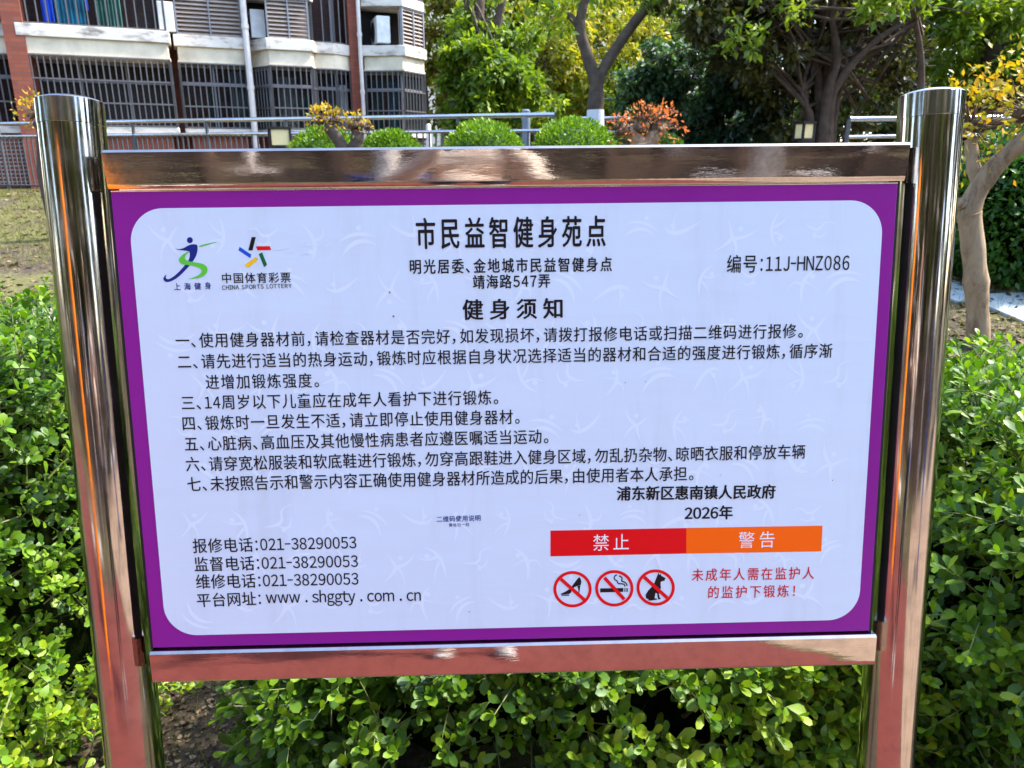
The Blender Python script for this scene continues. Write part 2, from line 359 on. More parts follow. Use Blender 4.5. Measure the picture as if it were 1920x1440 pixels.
post(pl, ZT); post(pr, spd(1747, 178, AX)[1])
print('post', pl, pr, RP)
RX0, RX1 = sp(196,320)[0]+.005, sp(1699,305)[0]-.003
def rail(z0, z1, tilt, crown, name):
    # tube with a slightly bulged front face and rounded arrises
    h = z1 - z0; d = .05; yf = -.010; pts = []
    nseg = 14
    for i in range(nseg+1):
        s = -1 + 2*i/nseg
        rr = .0035 if s > 0 else .0012; z = (z0+z1)/2 + s*(h/2)
        y = yf - crown*(1 - s*s) + tilt*s
        e = h/2*(1-abs(s))
        if e < rr: y += rr - math.sqrt(max(0, rr*rr - (rr-e)**2))
        pts.append((y, z))
    pts += [(yf+d, z1-.001), (yf+d, z0+.001)]
    o = SB(); n = len(pts); xsn = np.linspace(RX0, RX1, 60); vs = []; fs = []
    for x in xsn:
        for (y, z) in pts: vs.append((x, y, z))
    for i in range(len(xsn)-1):
        for k in range(n):
            k2 = (k+1) % n; fs.append((i*n+k2, i*n+k, (i+1)*n+k, (i+1)*n+k2))
    m_ = (len(xsn)-1)*n; fs.append(tuple(range(n))); fs.append(tuple(range(m_, m_+n))[::-1])
    o.add(vs, fs); return o.build(name, M['steel_rail'], sroot, 40)
zt1 = (sp(196,284)[1]+sp(1699,269)[1])/2; zt0 = (sp(205,354)[1]+sp(1690,341)[1])/2
zb1 = (sp(280,1217)[1]+sp(1636,1186)[1])/2; zb0 = (sp(280,1275)[1]+sp(1640,1241)[1])/2
rail(zt0, zt1, -.0055, .0004, 'top_rail'); rail(zb0, zb1, -.001, .0006, 'bottom_rail')
# panel
o = SB(); o.box((-PW, 0, -PH), (PW, .028, PH)); panel = o.build('panel', M['purple'], sroot, None, .0012)
for sx_ in (-1, 1):
    o = SB(); xa = sx_*(PW+.0012); xb = xa + sx_*.0045
    o.box((min(xa,xb), .004, zb1-.002), (max(xa,xb), .030, zt0+.002)); o.build('side_gasket', M['black_gap'], sroot)
o = SB(); o.box((-PW, -.0005, PH-.0002), (PW, .004, PH+.0022)); o.build('edge_trim', M['steel_edge'], panel, None, .0006)
# pale face: rounded rectangle
lx = np.mean([sp(245,440)[0], sp(304,1110)[0]]); rx = np.mean([sp(1655,430)[0], sp(1611,1110)[0]])
tz = sp(700,386)[1]; bz = sp(900,1178)[1]
def rrect(x0, x1, z0, z1, r, n=14):
    P = []
    for cx_, cz_, a0 in ((x1-r, z1-r, 0), (x0+r, z1-r, 90), (x0+r, z0+r, 180), (x1-r, z0+r, 270)):
        for i in range(n+1):
            a = R(a0 + 90*i/n); P.append((cx_ + r*math.cos(a), cz_ + r*math.sin(a)))
    return P
def flat(mb, P, y):
    tri = tessellate_polygon([[Vector((p[0], p[1], 0)) for p in P]])
    fs = []
    for f in tri:
        a, b_, c = [P[i] for i in f]
        cr = (b_[0]-a[0])*(c[1]-a[1]) - (b_[1]-a[1])*(c[0]-a[0])
        fs.append(f if cr > 0 else f[::-1])
    mb.add([(p[0], y, p[1]) for p in P], fs)
o = SB(); flat(o, rrect(lx, rx, bz, tz, .052), -.0006); face = o.build('pale_face', M['pale'], panel)
Y_WM, Y_1, Y_2, Y_3 = -.0007, -.00095, -.0012, -.0015
# faint dancing figures printed over the pale face
def stroke(p0, p1, p2, w0, w1, n=9, wm=None):
    L = []; Rr = []
    for i in range(n+1):
        t = i/n; x = (1-t)**2*p0[0]+2*t*(1-t)*p1[0]+t*t*p2[0]; y = (1-t)**2*p0[1]+2*t*(1-t)*p1[1]+t*t*p2[1]
        dx = 2*(1-t)*(p1[0]-p0[0])+2*t*(p2[0]-p1[0]); dy = 2*(1-t)*(p1[1]-p0[1])+2*t*(p2[1]-p1[1]); l = math.hypot(dx, dy) or 1
        ww = (w0*(1-t)+w1*t) if wm is None else (w0*(1-t)**2 + 2*wm*t*(1-t) + w1*t*t)
        L.append((x-dy/l*ww, y+dx/l*ww)); Rr.append((x+dy/l*ww, y-dx/l*ww))
    return L + Rr[::-1]
def circ(c, r, n=20): return [(c[0]+r*math.cos(2*math.pi*i/n), c[1]+r*math.sin(2*math.pi*i/n)) for i in range(n)]
FIG = [
 [circ((.05,.62),.13), stroke((-.75,.75),(-.1,.1),(-.1,-.1),.01,.09,9,.1), stroke((.8,.95),(.5,.2),(-.1,.05),.01,.09,9,.1), stroke((-.1,.1),(-.2,-.4),(-.7,-1),.12,.01), stroke((-.05,.05),(.4,-.3),(.5,-1.05),.1,.01)],
 [circ((-.5,.2),.13), stroke((-.9,.0),(-.2,-.6),(.8,.9),.01,.01,12,.2), stroke((-.3,-.25),(-.6,.5),(-.55,.95),.06,.01)],
 [circ((.1,.75),.12), stroke((-.8,.1),(-.1,.7),(.9,.35),.01,.01,12,.16), stroke((-.7,-.6),(-.1,.5),(.9,.0),.01,.01,12,.2)],
 [circ((-.35,.55),.13), stroke((-.4,.95),(.3,.2),(-.5,-.9),.01,.01,12,.18), stroke((.0,.0),(.5,.1),(.45,-.6),.08,.01), stroke((.05,.2),(-.4,.2),(-.9,.1),.07,.01)],
 [circ((-.15,-.25),.12), stroke((-.9,.3),(.0,-.1),(.1,.5),.02,.05,9,.12), stroke((.1,.5),(.2,.9),(.95,.75),.06,.01), stroke((-.3,.1),(.1,-.6),(.5,.2),.02,.02,9,.1)],
 [circ((.3,.4),.13), stroke((.25,.9),(-.6,.3),(-.2,-1),.01,.01,12,.17), stroke((-.15,.2),(.4,.1),(.8,.5),.08,.01), stroke((-.2,-.1),(.3,-.5),(.35,-.95),.08,.01)],
]
o = SB(); k = 0; rw = random.Random(3)
for row in range(9):
    for cc in range(15):
        x = lx + .04 + (rx-lx-.08)*((cc + (.5 if row % 2 else 0)) % 15 + .25)/15 + rw.uniform(-.008,.008)
        z = tz - .05 - (tz-bz-.09)*row/8 + rw.uniform(-.008,.008)
        s = rw.uniform(.026,.034); a = rw.uniform(-.5,.5) + (math.pi if rw.random() < .2 else 0); mir = rw.choice((-1,1))
        for ip, P in enumerate(FIG[(k*5+row) % 6]):
            Q = []
            for (u, v) in P:
                u *= mir; Q.append((x + s*(u*math.cos(a)-v*math.sin(a)), z + s*(u*math.sin(a)+v*math.cos(a))))
            if all(lx+.006 < q[0] < rx-.006 and bz+.006 < q[1] < tz-.006 for q in Q): flat(o, Q, Y_WM - .00003*ip)
        k += 1
o.build('watermark_figures', M['wm'], panel)
o = SB()
for x0_, y0_, x1_, y1_ in ((1195,355,1255,332),(1275,380,1325,345),(1380,390,1420,365),(1415,385,1455,365),(1380,310,1400,295),(1425,318,1445,290),(1500,330,1520,315),(1560,335,1595,305),(1570,425,1615,385),(1500,455,1530,410)):
    p_, q_ = sp(220+x0_/4, 380+y0_/4), sp(220+x1_/4, 380+y1_/4); flat(o, stroke(p_, ((p_[0]+q_[0])/2, (p_[1]+q_[1])/2-.0006), q_, .0002, .0002, 6, .0016), -.0022)
for x0_, y0_, x1_, y1_ in ((1143,1165,1150,1145),(424,1174,430,1180),(1622,640,1632,635),(1470,560,1476,556)):
    p_, q_ = sp(x0_, y0_), sp(x1_, y1_); flat(o, stroke(p_, ((p_[0]+q_[0])/2+.0005, (p_[1]+q_[1])/2), q_, .0003, .0002, 6, .0012), -.0022)
o.build('surface_creases', M['wm'], panel)
o = SB()
for px_, py_, rr_ in ((731,548,.0014),(738,593,.0016),(1172,717,.0009),(1210,715,.0008),(880,1146,.001),(560,1020,.0008),(1560,900,.0009)): flat(o, circ(sp(px_, py_), rr_, 9), -.0021)
o.build('rust_specks', M['rust'], panel)
# lettering -----------------------------------------------------------
_gl = {}
def glyph(ch, bold, res=3):
    key = (ch, bold)
    if key in _gl: return _gl[key]
    c = bpy.data.curves.new('glyph', 'FONT'); c.body = ch; c.size = 1; c.resolution_u = res; c.fill_mode = 'FRONT'
    ob = bpy.data.objects.new('glyph', c); COL.objects.link(ob); bpy.context.view_layer.update()
    me = bpy.data.meshes.new_from_object(ob.evaluated_get(bpy.context.evaluated_depsgraph_get()))
    v = np.array([x.co[:2] for x in me.vertices]); f = [tuple(p.vertices) for p in me.polygons]
    fl = []
    for q in f:
        a, b_, c_ = v[q[0]], v[q[1]], v[q[2]]
        fl.append(q if (b_[0]-a[0])*(c_[1]-a[1])-(b_[1]-a[1])*(c_[0]-a[0]) > 0 else q[::-1])
    bpy.data.objects.remove(ob); bpy.data.curves.remove(c); bpy.data.meshes.remove(me)
    _gl[key] = (v, fl); return _gl[key]
ADV = {'w':.80,'s':.44,'h':.58,'g':.53,'t':.40,'y':.50,'c':.48,'o':.58,'m':.86,'n':.58,'.':.82,':':.42,' ':.30,'-':.42,'I':.34,'J':.44,'E':.52,'L':.5}
def is_ascii(ch): return ord(ch) < 127
def adv(ch, am):
    if ch in '、，': return .55
    if is_ascii(ch): return ADV.get(ch, .56)*am
    return 1.0
def line(mb, text, x0, y0, x1, y1, emh, emw, bold=0, am=1.0, aw=.86, y=Y_2, rad=None):
    a = Vector(sp(x0, y0)); b_ = Vector(sp(x1, y1)); dirv = (b_-a).normalized(); up = Vector((-dirv.y, dirv.x))
    m0 = (Vector(sp((x0+x1)/2, (y0+y1)/2-emh/2)) - Vector(sp((x0+x1)/2, (y0+y1)/2+emh/2))).length
    mw = (Vector(sp((x0+x1)/2+emw/2, (y0+y1)/2)) - Vector(sp((x0+x1)/2-emw/2, (y0+y1)/2))).length
    G = []; pos = 0
    for ch in text:
        ad_ = adv(ch, am)
        if ch == ' ': pos += ad_; continue
        g = chr(ord(ch)+0xFEE0) if is_ascii(ch) else ch
        v, f = glyph(g, 0)
        lo, hi = v[:,0].min(), v[:,0].max(); mid = (lo+hi)/2
        if is_ascii(ch): G.append((v, f, pos + ad_/2, mid, aw*(.55 if ch == '-' else 1)))
        elif ch in '、，': G.append((v, f, pos + .20, mid, 1))
        elif ch in '。': G.append((v, f, pos + .25, mid, 1))
        else: G.append((v, f, pos + .5, .5, 1))
        pos += ad_
    # pitch so that the ink spans x0..x1 exactly
    def ink_lo(g): return (g[0][:,0].min()-g[3])*g[4]*mw
    def ink_hi(g): return (g[0][:,0].max()-g[3])*g[4]*mw
    W = (b_-a).length
    pitch = (W - ink_hi(G[-1]) + ink_lo(G[0])) / max(1e-6, (G[-1][2]-G[0][2])) if len(G) > 1 else mw
    for (v, f, p, mid, sc) in G:
        cx_ = (p - G[0][2])*pitch - ink_lo(G[0])
        sh = [(0,0)] if bold <= 0 else [(bold,0),(-bold,0),(0,bold*.6),(0,-bold*.6)] + ([(0,0)] if bold > .012 else [])
        for j, (bx_, by_) in enumerate(sh):
            vs = []
            for (gx, gy) in v:
                q = a + dirv*(cx_ + (gx-mid)*sc*mw + bx_*mw) + up*((gy-.385+by_)*m0)
                vs.append((q.x, y - .00003*j, q.y))
            mb.add(vs, f)
T = SB()
line(T, "市民益智健身苑点", 781, 438, 1135, 433, 62, 38.5, .022)
line(T, "明光居委、金地城市民益智健身点", 769, 500, 1147, 495, 29, 23.5, .020)
line(T, "靖海路547弄", 887, 528.5, 1031, 526, 28, 23.5, .020, 1.12, .9)
line(T, "健身须知", 868, 580.5, 1054, 577.5, 41, 40, .024)
T.build('title_lettering', M['black'], panel)
T = SB(); line(T, "编号:11J-HNZ086", 1363, 495, 1592, 492, 36, 28.5, .008, 1.0, .84); T.build('serial_number', M['black'], panel)
T = SB(); E_ = 29.5; B_ = .009
for tx, a in (("一、使用健身器材前，请检查器材是否完好，如发现损坏，请拨打报修电话或扫描二维码进行报修。", (330,638.5,1505,620)),
    ("二、请先进行适当的热身运动，锻炼时应根据自身状况选择适当的器材和合适的强度进行锻炼，循序渐", (334,678,1560,657)),
    ("进增加锻炼强度。", (386,716,598,712.5)),
    ("三、14周岁以下儿童应在成年人看护下进行锻炼。", (341,755,934,744.5)),
    ("四、锻炼时一旦发生不适，请立即停止使用健身器材。", (343,793.5,974,781)),
    ("五、心脏病、高血压及其他慢性病患者应遵医嘱适当运动。", (347,832,1028,817.5)),
    ("六、请穿宽松服装和软底鞋进行锻炼，勿穿高跟鞋进入健身区域，勿乱扔杂物、晾晒衣服和停放车辆", (349,870,1509,846)),
    ("七、未按照告示和警示内容正确使用健身器材所造成的后果，由使用者本人承担。", (352,907.5,1300,887))):
    line(T, tx, *a, E_, 27, B_)
T.build('rules_lettering', M['black'], panel)
T = SB(); line(T, "浦东新区惠南镇人民政府", 1157, 925, 1453, 921, 28, 27, .030); line(T, "2026年", 1284, 961.5, 1373, 960, 28, 27, .030, 1.06, .95)
T.build('issuer_lettering', M['black'], panel)
T = SB()
for tx, a in (("报修电话:021-38290053", (362,1023,668,1016)), ("监督电话:021-38290053", (365,1057.5,671,1051)), ("维修电话:021-38290053", (368,1090,672,1084))):
    line(T, tx, *a, 29, 28, .009, .97, .86)
line(T, "平台网址:", 370, 1125, 489, 1121, 28, 28, .009); line(T, "www.shggty.com.cn", 499, 1119, 789, 1114.5, 29, 28, .009, 1, .86)
T.build('contact_lettering', M['black'], panel)
T = SB(); line(T, "二维码使用说明", 819, 973, 901, 970.5, 12, 11.5, .012); line(T, "微信扫一扫", 842, 984, 879, 983, 7, 6.6, .012); T.build('scan_caption', M['navy'], panel)
T = SB(); line(T, "未成年人需在监护人", 1297, 1077.5, 1526, 1073.5, 25, 23, .008); line(T, "的监护下锻炼！", 1328, 1110, 1490, 1107, 25, 23, .008); T.build('guardian_notice', M['redtext'], panel)
def poly(mb, pts, y): flat(mb, [sp(*p) for p in pts], y)
o = SB(); poly(o, [(1032,994.5),(1286.7,989.6),(1286.7,1037.5),(1032,1042.7)], Y_1); fb = o.build('prohibition_bar', M['red'], panel)
o = SB(); poly(o, [(1286.7,989.6),(1541.7,985.2),(1539.7,1033.3),(1286.7,1037.5)], Y_1); wb = o.build('warning_bar', M['orange'], panel)
T = SB(); line(T, "禁止", 1112, 1017, 1179, 1015.5, 33, 32, 0); T.build('bar_lettering', M['white'], panel)
T = SB(); line(T, "警告", 1384.5, 1012, 1452, 1010.5, 33, 32, 0); T.build('bar_lettering', M['white'], panel)
# lottery emblem and caption (crop 280,420 scale 6.4)
def cp(P, ox, oy, s): return [(ox + x/s, oy + y/s) for x, y in P]
A = (280, 420, 6.4)
for mn, P in (('black', [(1230,157),(1280,157),(1241,318),(1190,316)]), ('red', [(1280,268),(1447,266),(1466,312),(1300,316)]),
              ('green', [(1315,362),(1355,340),(1415,488),(1380,519)]), ('yellow', [(1145,492),(1275,400),(1311,424),(1190,525)]),
              ('blue', [(1085,273),(1226,368),(1214,410),(1072,316)])):
    o = SB(); poly(o, cp(P, *A), Y_1); o.build('emblem_bar', M[mn], panel)
T = SB(); line(T, "中国体育彩票", 417, 521.5, 545, 520, 21, 20.5, .012); line(T, "CHINA SPORTS LOTTERY", 417, 539, 547, 535.5, 10.6, 10.6, .014, 1, .86); T.build('lottery_lettering', M['black'], panel)
T = SB(); line(T, "上海健身", 327, 537.5, 396, 535.5, 14, 13, .018); T.build('fitness_lettering', M['navy'], panel)
def bez(*segs):
    out = []
    for p0, p1, p2, p3 in segs:
        for i in range(10):
            t = i/10; out.append(tuple((1-t)**3*p0[j]+3*t*(1-t)**2*p1[j]+3*t*t*(1-t)*p2[j]+t**3*p3[j] for j in (0,1)))
    return out
nb = SB()
poly(nb, cp(circ((489,194),36,28), *A), Y_1)
body = bez(((305,290),(350,310),(400,300),(440,275)), ((440,275),(480,245),(540,235),(575,250)), ((575,250),(590,290),(580,350),(555,400)),
           ((555,400),(530,450),(470,520),(400,590)), ((400,590),(340,650),(280,690),(220,697)), ((220,697),(165,695),(150,640),(212,602)),
           ((212,602),(190,640),(200,668),(240,660)), ((240,660),(320,630),(420,510),(470,440)), ((470,440),(490,400),(495,350),(480,330)), ((480,330),(430,310),(360,325),(305,290)))
poly(nb, cp(body, *A), Y_1); nb.build('fitness_emblem', M['navy'], panel)
lb = SB()
rib = bez(((475,330),(420,350),(350,400),(358,440)), ((358,440),(370,490),(440,485),(500,498)), ((500,498),(580,510),(625,530),(630,560)),
          ((630,560),(635,600),(560,640),(465,660)), ((465,660),(560,660),(660,640),(690,590)), ((690,590),(725,520),(680,480),(590,465)), ((590,465),(520,455),(440,450),(430,410)), ((430,410),(430,375),(460,350),(482,340)))
poly(lb, cp(rib, *A), Y_2)
poly(lb, cp(bez(((590,268),(660,240),(740,222),(825,217)), ((825,217),(760,235),(680,255),(594,284))), *A), Y_1)
lb.build('fitness_emblem_ribbon', M['lime'], panel)
# three round prohibition pictograms (crop 1020,1050 scale 7.385)
Bc = (1020, 1050, 7.385)
def ring(mb, c, rx_, ry_, wdt, y):
    n = 48; a = [(c[0]+rx_*math.cos(2*math.pi*i/n), c[1]+ry_*math.sin(2*math.pi*i/n)) for i in range(n)]
    b_ = [(c[0]+(rx_-wdt)*math.cos(2*math.pi*i/n), c[1]+(ry_-wdt)*math.sin(2*math.pi*i/n)) for i in range(n)]
    for i in range(n):
        j = (i+1) % n; poly(mb, cp([a[i], a[j], b_[j], b_[i]], *Bc), y)
o = SB()
for c, p, q in (((394,400),(232,258),(556,545)), ((972,388),(835,240),(1110,540)), ((1544,378),(1385,232),(1705,520))):
    ring(o, c, 265, 252, 41, Y_2)
    dx, dy = q[0]-p[0], q[1]-p[1]; l = math.hypot(dx, dy); nx, ny = -dy/l*24, dx/l*24
    poly(o, cp([(p[0]+nx,p[1]+ny),(q[0]+nx,q[1]+ny),(q[0]-nx,q[1]-ny),(p[0]-nx,p[1]-ny)], *Bc), Y_3)
o.build('prohibition_ring', M['red'], panel)
o = SB()
shoe = [(226,468),(300,432),(350,400),(400,340),(445,280),(478,240),(492,236),(510,262),(517,300),(508,346),(470,352),(420,372),(390,410),(372,450),(352,466),(300,474),(240,478)]
poly(o, cp(shoe, *Bc), Y_1); poly(o, cp([(460,356),(503,350),(492,420),(488,458),(478,452),(474,400)], *Bc), Y_1); poly(o, cp([(236,484),(350,476),(345,492),(245,493)], *Bc), Y_1)
o.build('high_heel_pictogram', M['black'], panel)
o = SB()
poly(o, cp([(776,390),(1098,384),(1098,438),(776,446)], *Bc), Y_1)
for xa, xb in ((1112,1126),(1140,1158)): poly(o, cp([(xa,384),(xb,384),(xb,438),(xa,438)], *Bc), Y_1)
def pstroke(P, wd):
    for i in range(len(P)-1):
        (x0,y0),(x1,y1) = P[i], P[i+1]; l = math.hypot(x1-x0,y1-y0); nx, ny = -(y1-y0)/l*wd, (x1-x0)/l*wd
        poly(o, cp([(x0+nx,y0+ny),(x1+nx,y1+ny),(x1-nx,y1-ny),(x0-nx,y0-ny)], *Bc), Y_1 - .00001*(i % 3))
pstroke(bez(((1008,203),(960,215),(960,270),(1000,280)), ((1000,280),(1030,290),(1000,318),(1040,325)), ((1040,325),(1100,325),(1125,330),(1120,378))), 9)
pstroke(bez(((1036,218),(1080,225),(1090,260),(1070,285)), ((1070,285),(1080,300),(1150,290),(1152,378))), 9)
o.build('cigarette_pictogram', M['black'], panel)
o = SB()
dog = [(1566,215),(1583,172),(1596,205),(1612,182),(1622,215),(1650,230),(1682,248),(1672,268),(1668,286),(1640,288),(1615,300),(1612,340),(1618,380),(1600,430),(1588,470),(1600,515),(1618,535),(1580,545),(1570,500),(1566,460),(1545,450),(1535,490),(1530,525),(1565,533),(1565,545),(1520,552),(1490,558),(1440,558),(1450,545),(1410,525),(1405,480),(1440,420),(1490,370),(1530,310),(1548,260)]
poly(o, cp(dog, *Bc), Y_1); o.build('dog_pictogram', M['black'], panel)

# ------------------------------------------------------------------ NEAR SHRUBS
def rvec(n): return nrm(rng.normal(size=(n, 3)))
def noise3(p, s, seed):
    r_ = np.random.default_rng(seed); k = r_.normal(size=(6, 3))*s; ph = r_.uniform(0, 6.28, 6)
    return np.sin(p @ k.T + ph).mean(-1)
def shrub(name, lo, hi, ntw, leaf, mt, label, cat, twl=(.10,.2), bumpy=.09, rcorner=.35, seed=1, pw=1.0, up=.55, pairs=(3,6), group=None, density_in=.5):
    """twigs with opposite leaves grown through the skin of a clipped, rounded block"""
    lo = np.array(lo, float); hi = np.array(hi, float); c = (lo+hi)/2; hs = (hi-lo)/2
    root = empty(name, (c[0], c[1], gz(c[0], c[1])), label, cat, group); off = np.array(root.location)
    r_ = np.random.default_rng(seed)
    # points on a rounded box by normalising with a p-norm
    area = np.array([hs[1]*hs[2], hs[0]*hs[2], hs[0]*hs[1]*.6]); 
    q = r_.uniform(-1, 1, size=(ntw, 3)); ax = r_.choice(3, size=ntw, p=area/area.sum()); sg = r_.choice([-1, 1], size=ntw)
    sg = np.where((ax == 2), 1, sg); q[np.arange(ntw), ax] = sg
    pn = 5.0; ln = (np.abs(q)**pn).sum(1)**(1/pn); q = q/ln[:, None]
    nr = nrm(np.sign(q)*np.abs(q)**(pn-1)/hs)
    depth = np.where(r_.random(ntw) < density_in, r_.uniform(.0, .16, ntw), r_.uniform(.1, .42, ntw))
    P = c + q*hs - nr*depth[:, None]*np.minimum(1, hs.min()*1.6) + nr*(bumpy*noise3(q*hs+c, 5.0, seed))[:, None] + nr*(bumpy*.5*noise3(q*hs+c, 13.0, seed+1))[:, None]
    D = nrm(nr*.8 + np.array([0,0,up]) + r_.normal(size=(ntw,3))*.42)
    L = r_.uniform(*twl, size=ntw)
    LP, LD, LU, LS, TW = [], [], [], [], MB()
    TW.off = Vector(off)
    for i in range(ntw):
        d = D[i]; a = np.cross(d, [0.3,0.2,1.0]); a /= np.linalg.norm(a); b2 = np.cross(d, a)
        npair = r_.integers(*pairs); base = P[i] - d*L[i]*.5
        droop = np.array([0,0,-.25])*L[i]
        pts = [base + d*L[i]*t + droop*t*t for t in (0,.5,1)]
        if depth[i] < .2: TW.tube(pts, [.0022,.0016,.0010], 3, False)
        ph = r_.uniform(0, 6.28)
        for k in range(npair):
            t = .25 + .75*(k+.5)/npair; pos = base + d*L[i]*t + droop*t*t
            for s in (0, 1):
                g = ph + k*math.pi/2 + s*math.pi + r_.normal()*.25
                side = a*math.cos(g) + b2*math.sin(g)
                ld = side*1.0 + d*r_.uniform(.45,.9) + r_.normal(size=3)*.15
                LP.append(pos); LD.append(ld); LU.append(d*1.0 - side*.3 + np.array([0,0,.7])); LS.append(leaf*r_.uniform(.62,1.12)*(1.0 - .25*abs(t-.6)))
        tip = base + d*L[i] + droop
        for s in range(3):
            g = ph + s*2.1; side = a*math.cos(g)+b2*math.sin(g)
            LP.append(tip); LD.append(side*.55 + d); LU.append(-side+np.array([0,0,.4])); LS.append(leaf*r_.uniform(.45,.8))
    LP = np.array(LP); LD = np.array(LD); LU = np.array(LU); LS = np.array(LS)
    keep = LP[:,2] > .02
    scatter('foliage', LEAF, LP[keep], LD[keep], LU[keep], LS[keep], mt, root, off, True, r_.uniform(.85,1.15,keep.sum())*pw)
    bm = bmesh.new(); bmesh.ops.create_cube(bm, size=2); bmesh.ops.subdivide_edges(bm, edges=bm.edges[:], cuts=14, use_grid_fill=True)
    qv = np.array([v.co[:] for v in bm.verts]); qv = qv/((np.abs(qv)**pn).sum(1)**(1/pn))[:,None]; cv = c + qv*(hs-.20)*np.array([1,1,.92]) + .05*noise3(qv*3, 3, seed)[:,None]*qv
    IC = MB(off); IC.add([tuple(p) for p in cv], [tuple(v.index for v in f.verts) for f in bm.faces]); bm.free(); IC.build('inner_growth', M['dark_core'], root, 80)  # solid core, its dark colour replaces the shaded gaps between leaves
    TW.build('twigs', M['twig'], root, 60)
    st = MB(off)
    for i in range(9):
        x = c[0] + r_.uniform(-.55,.55)*hs[0]; y = c[1] + r_.uniform(-.3,.3)*hs[1]
        pts = [(c[0], c[1], -.12+.004*i), (x,y,.06)]
        for j in range(4): pts.append((pts[-1][0]+r_.normal()*.03, pts[-1][1]+r_.normal()*.03, pts[-1][2]+(hi[2]-.3)/4))
        st.tube(pts, [.02,.013,.011,.008,.006,.004], 6)
    st.build('stems', M['brown_twig'], root, 60)
    return root
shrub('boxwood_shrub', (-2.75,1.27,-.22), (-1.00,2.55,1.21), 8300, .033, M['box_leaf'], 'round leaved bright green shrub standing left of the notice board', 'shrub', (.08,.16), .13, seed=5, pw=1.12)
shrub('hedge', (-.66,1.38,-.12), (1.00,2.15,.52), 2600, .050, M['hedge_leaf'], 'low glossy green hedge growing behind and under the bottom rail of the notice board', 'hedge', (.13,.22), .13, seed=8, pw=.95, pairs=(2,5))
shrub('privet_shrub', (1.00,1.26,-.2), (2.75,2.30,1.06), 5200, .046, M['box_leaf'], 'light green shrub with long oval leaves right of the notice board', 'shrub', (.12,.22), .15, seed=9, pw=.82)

# litter on the soil near the posts and on the slope, grass tufts
def gpts(n, x0, x1, y0, y1):
    x = rng.uniform(x0, x1, n); y = rng.uniform(y0, y1, n); z = np.array([gz(a, b_) for a, b_ in zip(x, y)]); return np.stack([x, y, z], 1)
P = np.concatenate([gpts(9000, -1.3, -.3, .75, 2.6), gpts(2500, 1.0, 3.5, 2.5, 6.0), gpts(4500, -5.5, -1.5, 2.6, 7), gpts(3500, -9.5, -3, 7, 14), gpts(3000, 2.5, 6, 4.5, 7.4)])
P[:,2] += rng.uniform(.003, .012, len(P))
D = rng.normal(size=(len(P),3)); D[:,2] *= .22; U = np.tile([0,0,1.], (len(P),1)) + rng.normal(size=(len(P),3))*.35
S = np.where(P[:,1] < 2.7, rng.uniform(.005,.020,len(P)), rng.uniform(.03,.08,len(P)))
tag(scatter('leaf_litter', CHIP, P, D, U, S, M['litter'], None, smooth=False), kind='stuff')
def patch(P, s, seed): return P[noise3(P, s, seed) > .02]
P = np.concatenate([patch(gpts(50000, -10, -2.6, 6.4, 14.4), .9, 3), patch(gpts(7000, -5.5, -2, 3, 5.6), 1.5, 4), patch(gpts(9000, 2.8, 7, 4.8, 7.6), 1.4, 5), gpts(160, -1.0, -.4, 1.5, 2.2)])
D = rng.normal(size=(len(P),3))*.45 + np.array([0,0,1.]); U = rng.normal(size=(len(P),3))
tag(scatter('grass', BLADE, P, D, U, rng.uniform(.04,.10,len(P)), M['grass'], None, smooth=False), kind='stuff')

# pale stepping slabs on the right
def slab(px0, px1, Y0, Y1, rz, label):
    a = at(px0, 570, (Y0+Y1)/2).x; b_ = at(px1, 570, (Y0+Y1)/2).x; cx_, cy_ = (a+b_)/2, (Y0+Y1)/2; z = gz(cx_, cy_)
    slope = math.atan((gz(cx_, cy_+.3)-gz(cx_, cy_-.3))/.6)
    o = MB(); o.box((-(b_-a)/2, -(Y1-Y0)/2, -.08), ((b_-a)/2, (Y1-Y0)/2, .018)); ob = o.build('stepping_slab', M['slab'], None, None, .008)
    ob.location = (cx_, cy_, z+.0); ob.rotation_euler = (slope, 0, rz); tag(ob, label, 'stepping slab', 'pale slabs in the grass')
slab(1850, 1990, 6.05, 6.75, .22, 'large pale blue grey slab in the grass right of the pollarded trunk')
slab(1735, 1822, 6.55, 7.2, .2, 'small pale blue grey slab in the grass between post and trunk')

# ------------------------------------------------------------------ BUILDING
O_ = at(0, 200, 16.0); FA = R(23); UX = Vector((math.cos(FA), math.sin(FA), 0)); OUT = Vector((math.sin(FA), -math.cos(FA), 0)); ZB = .9
BM = Matrix(((UX.x, OUT.x*-1, 0, O_.x), (UX.y, OUT.y*-1, 0, O_.y), (0,0,1,ZB), (0,0,0,1)))   # local x along facade, local y INTO the building, z up
def bp(px, py, out):             # pixel -> (u, z) on the facade plane moved out by `out`
    d = ray(px, py); q0 = Vector((O_.x, O_.y, 0)) + OUT*out; k = (q0 - Vector((CAM.x, CAM.y, 0))).dot(OUT) / Vector((d.x, d.y, 0)).dot(OUT)
    p = CAM + d*k; return ((p - q0).dot(UX), p.z - ZB)
broot = bpy.data.objects.new('apartment_building', None); link(broot); broot.matrix_world = BM
tag(broot, 'red brick apartment block with white stained ledges and barred balconies at upper left', 'building')
def Uo(px, out, py=120): return bp(px, py, out)[0]
ZL = {}
def zed(px, py, out): return bp(px, py, out)[1]
# storey levels taken at the left balcony
out1 = .95
z_top = zed(60, 44, out1); z_mid = zed(60, 68, out1); z_bot = zed(60, 96, out1)
ST = 2.95                         # storey height
zc0 = zed(300, 237, out1)                         # bottom of ground-floor cages
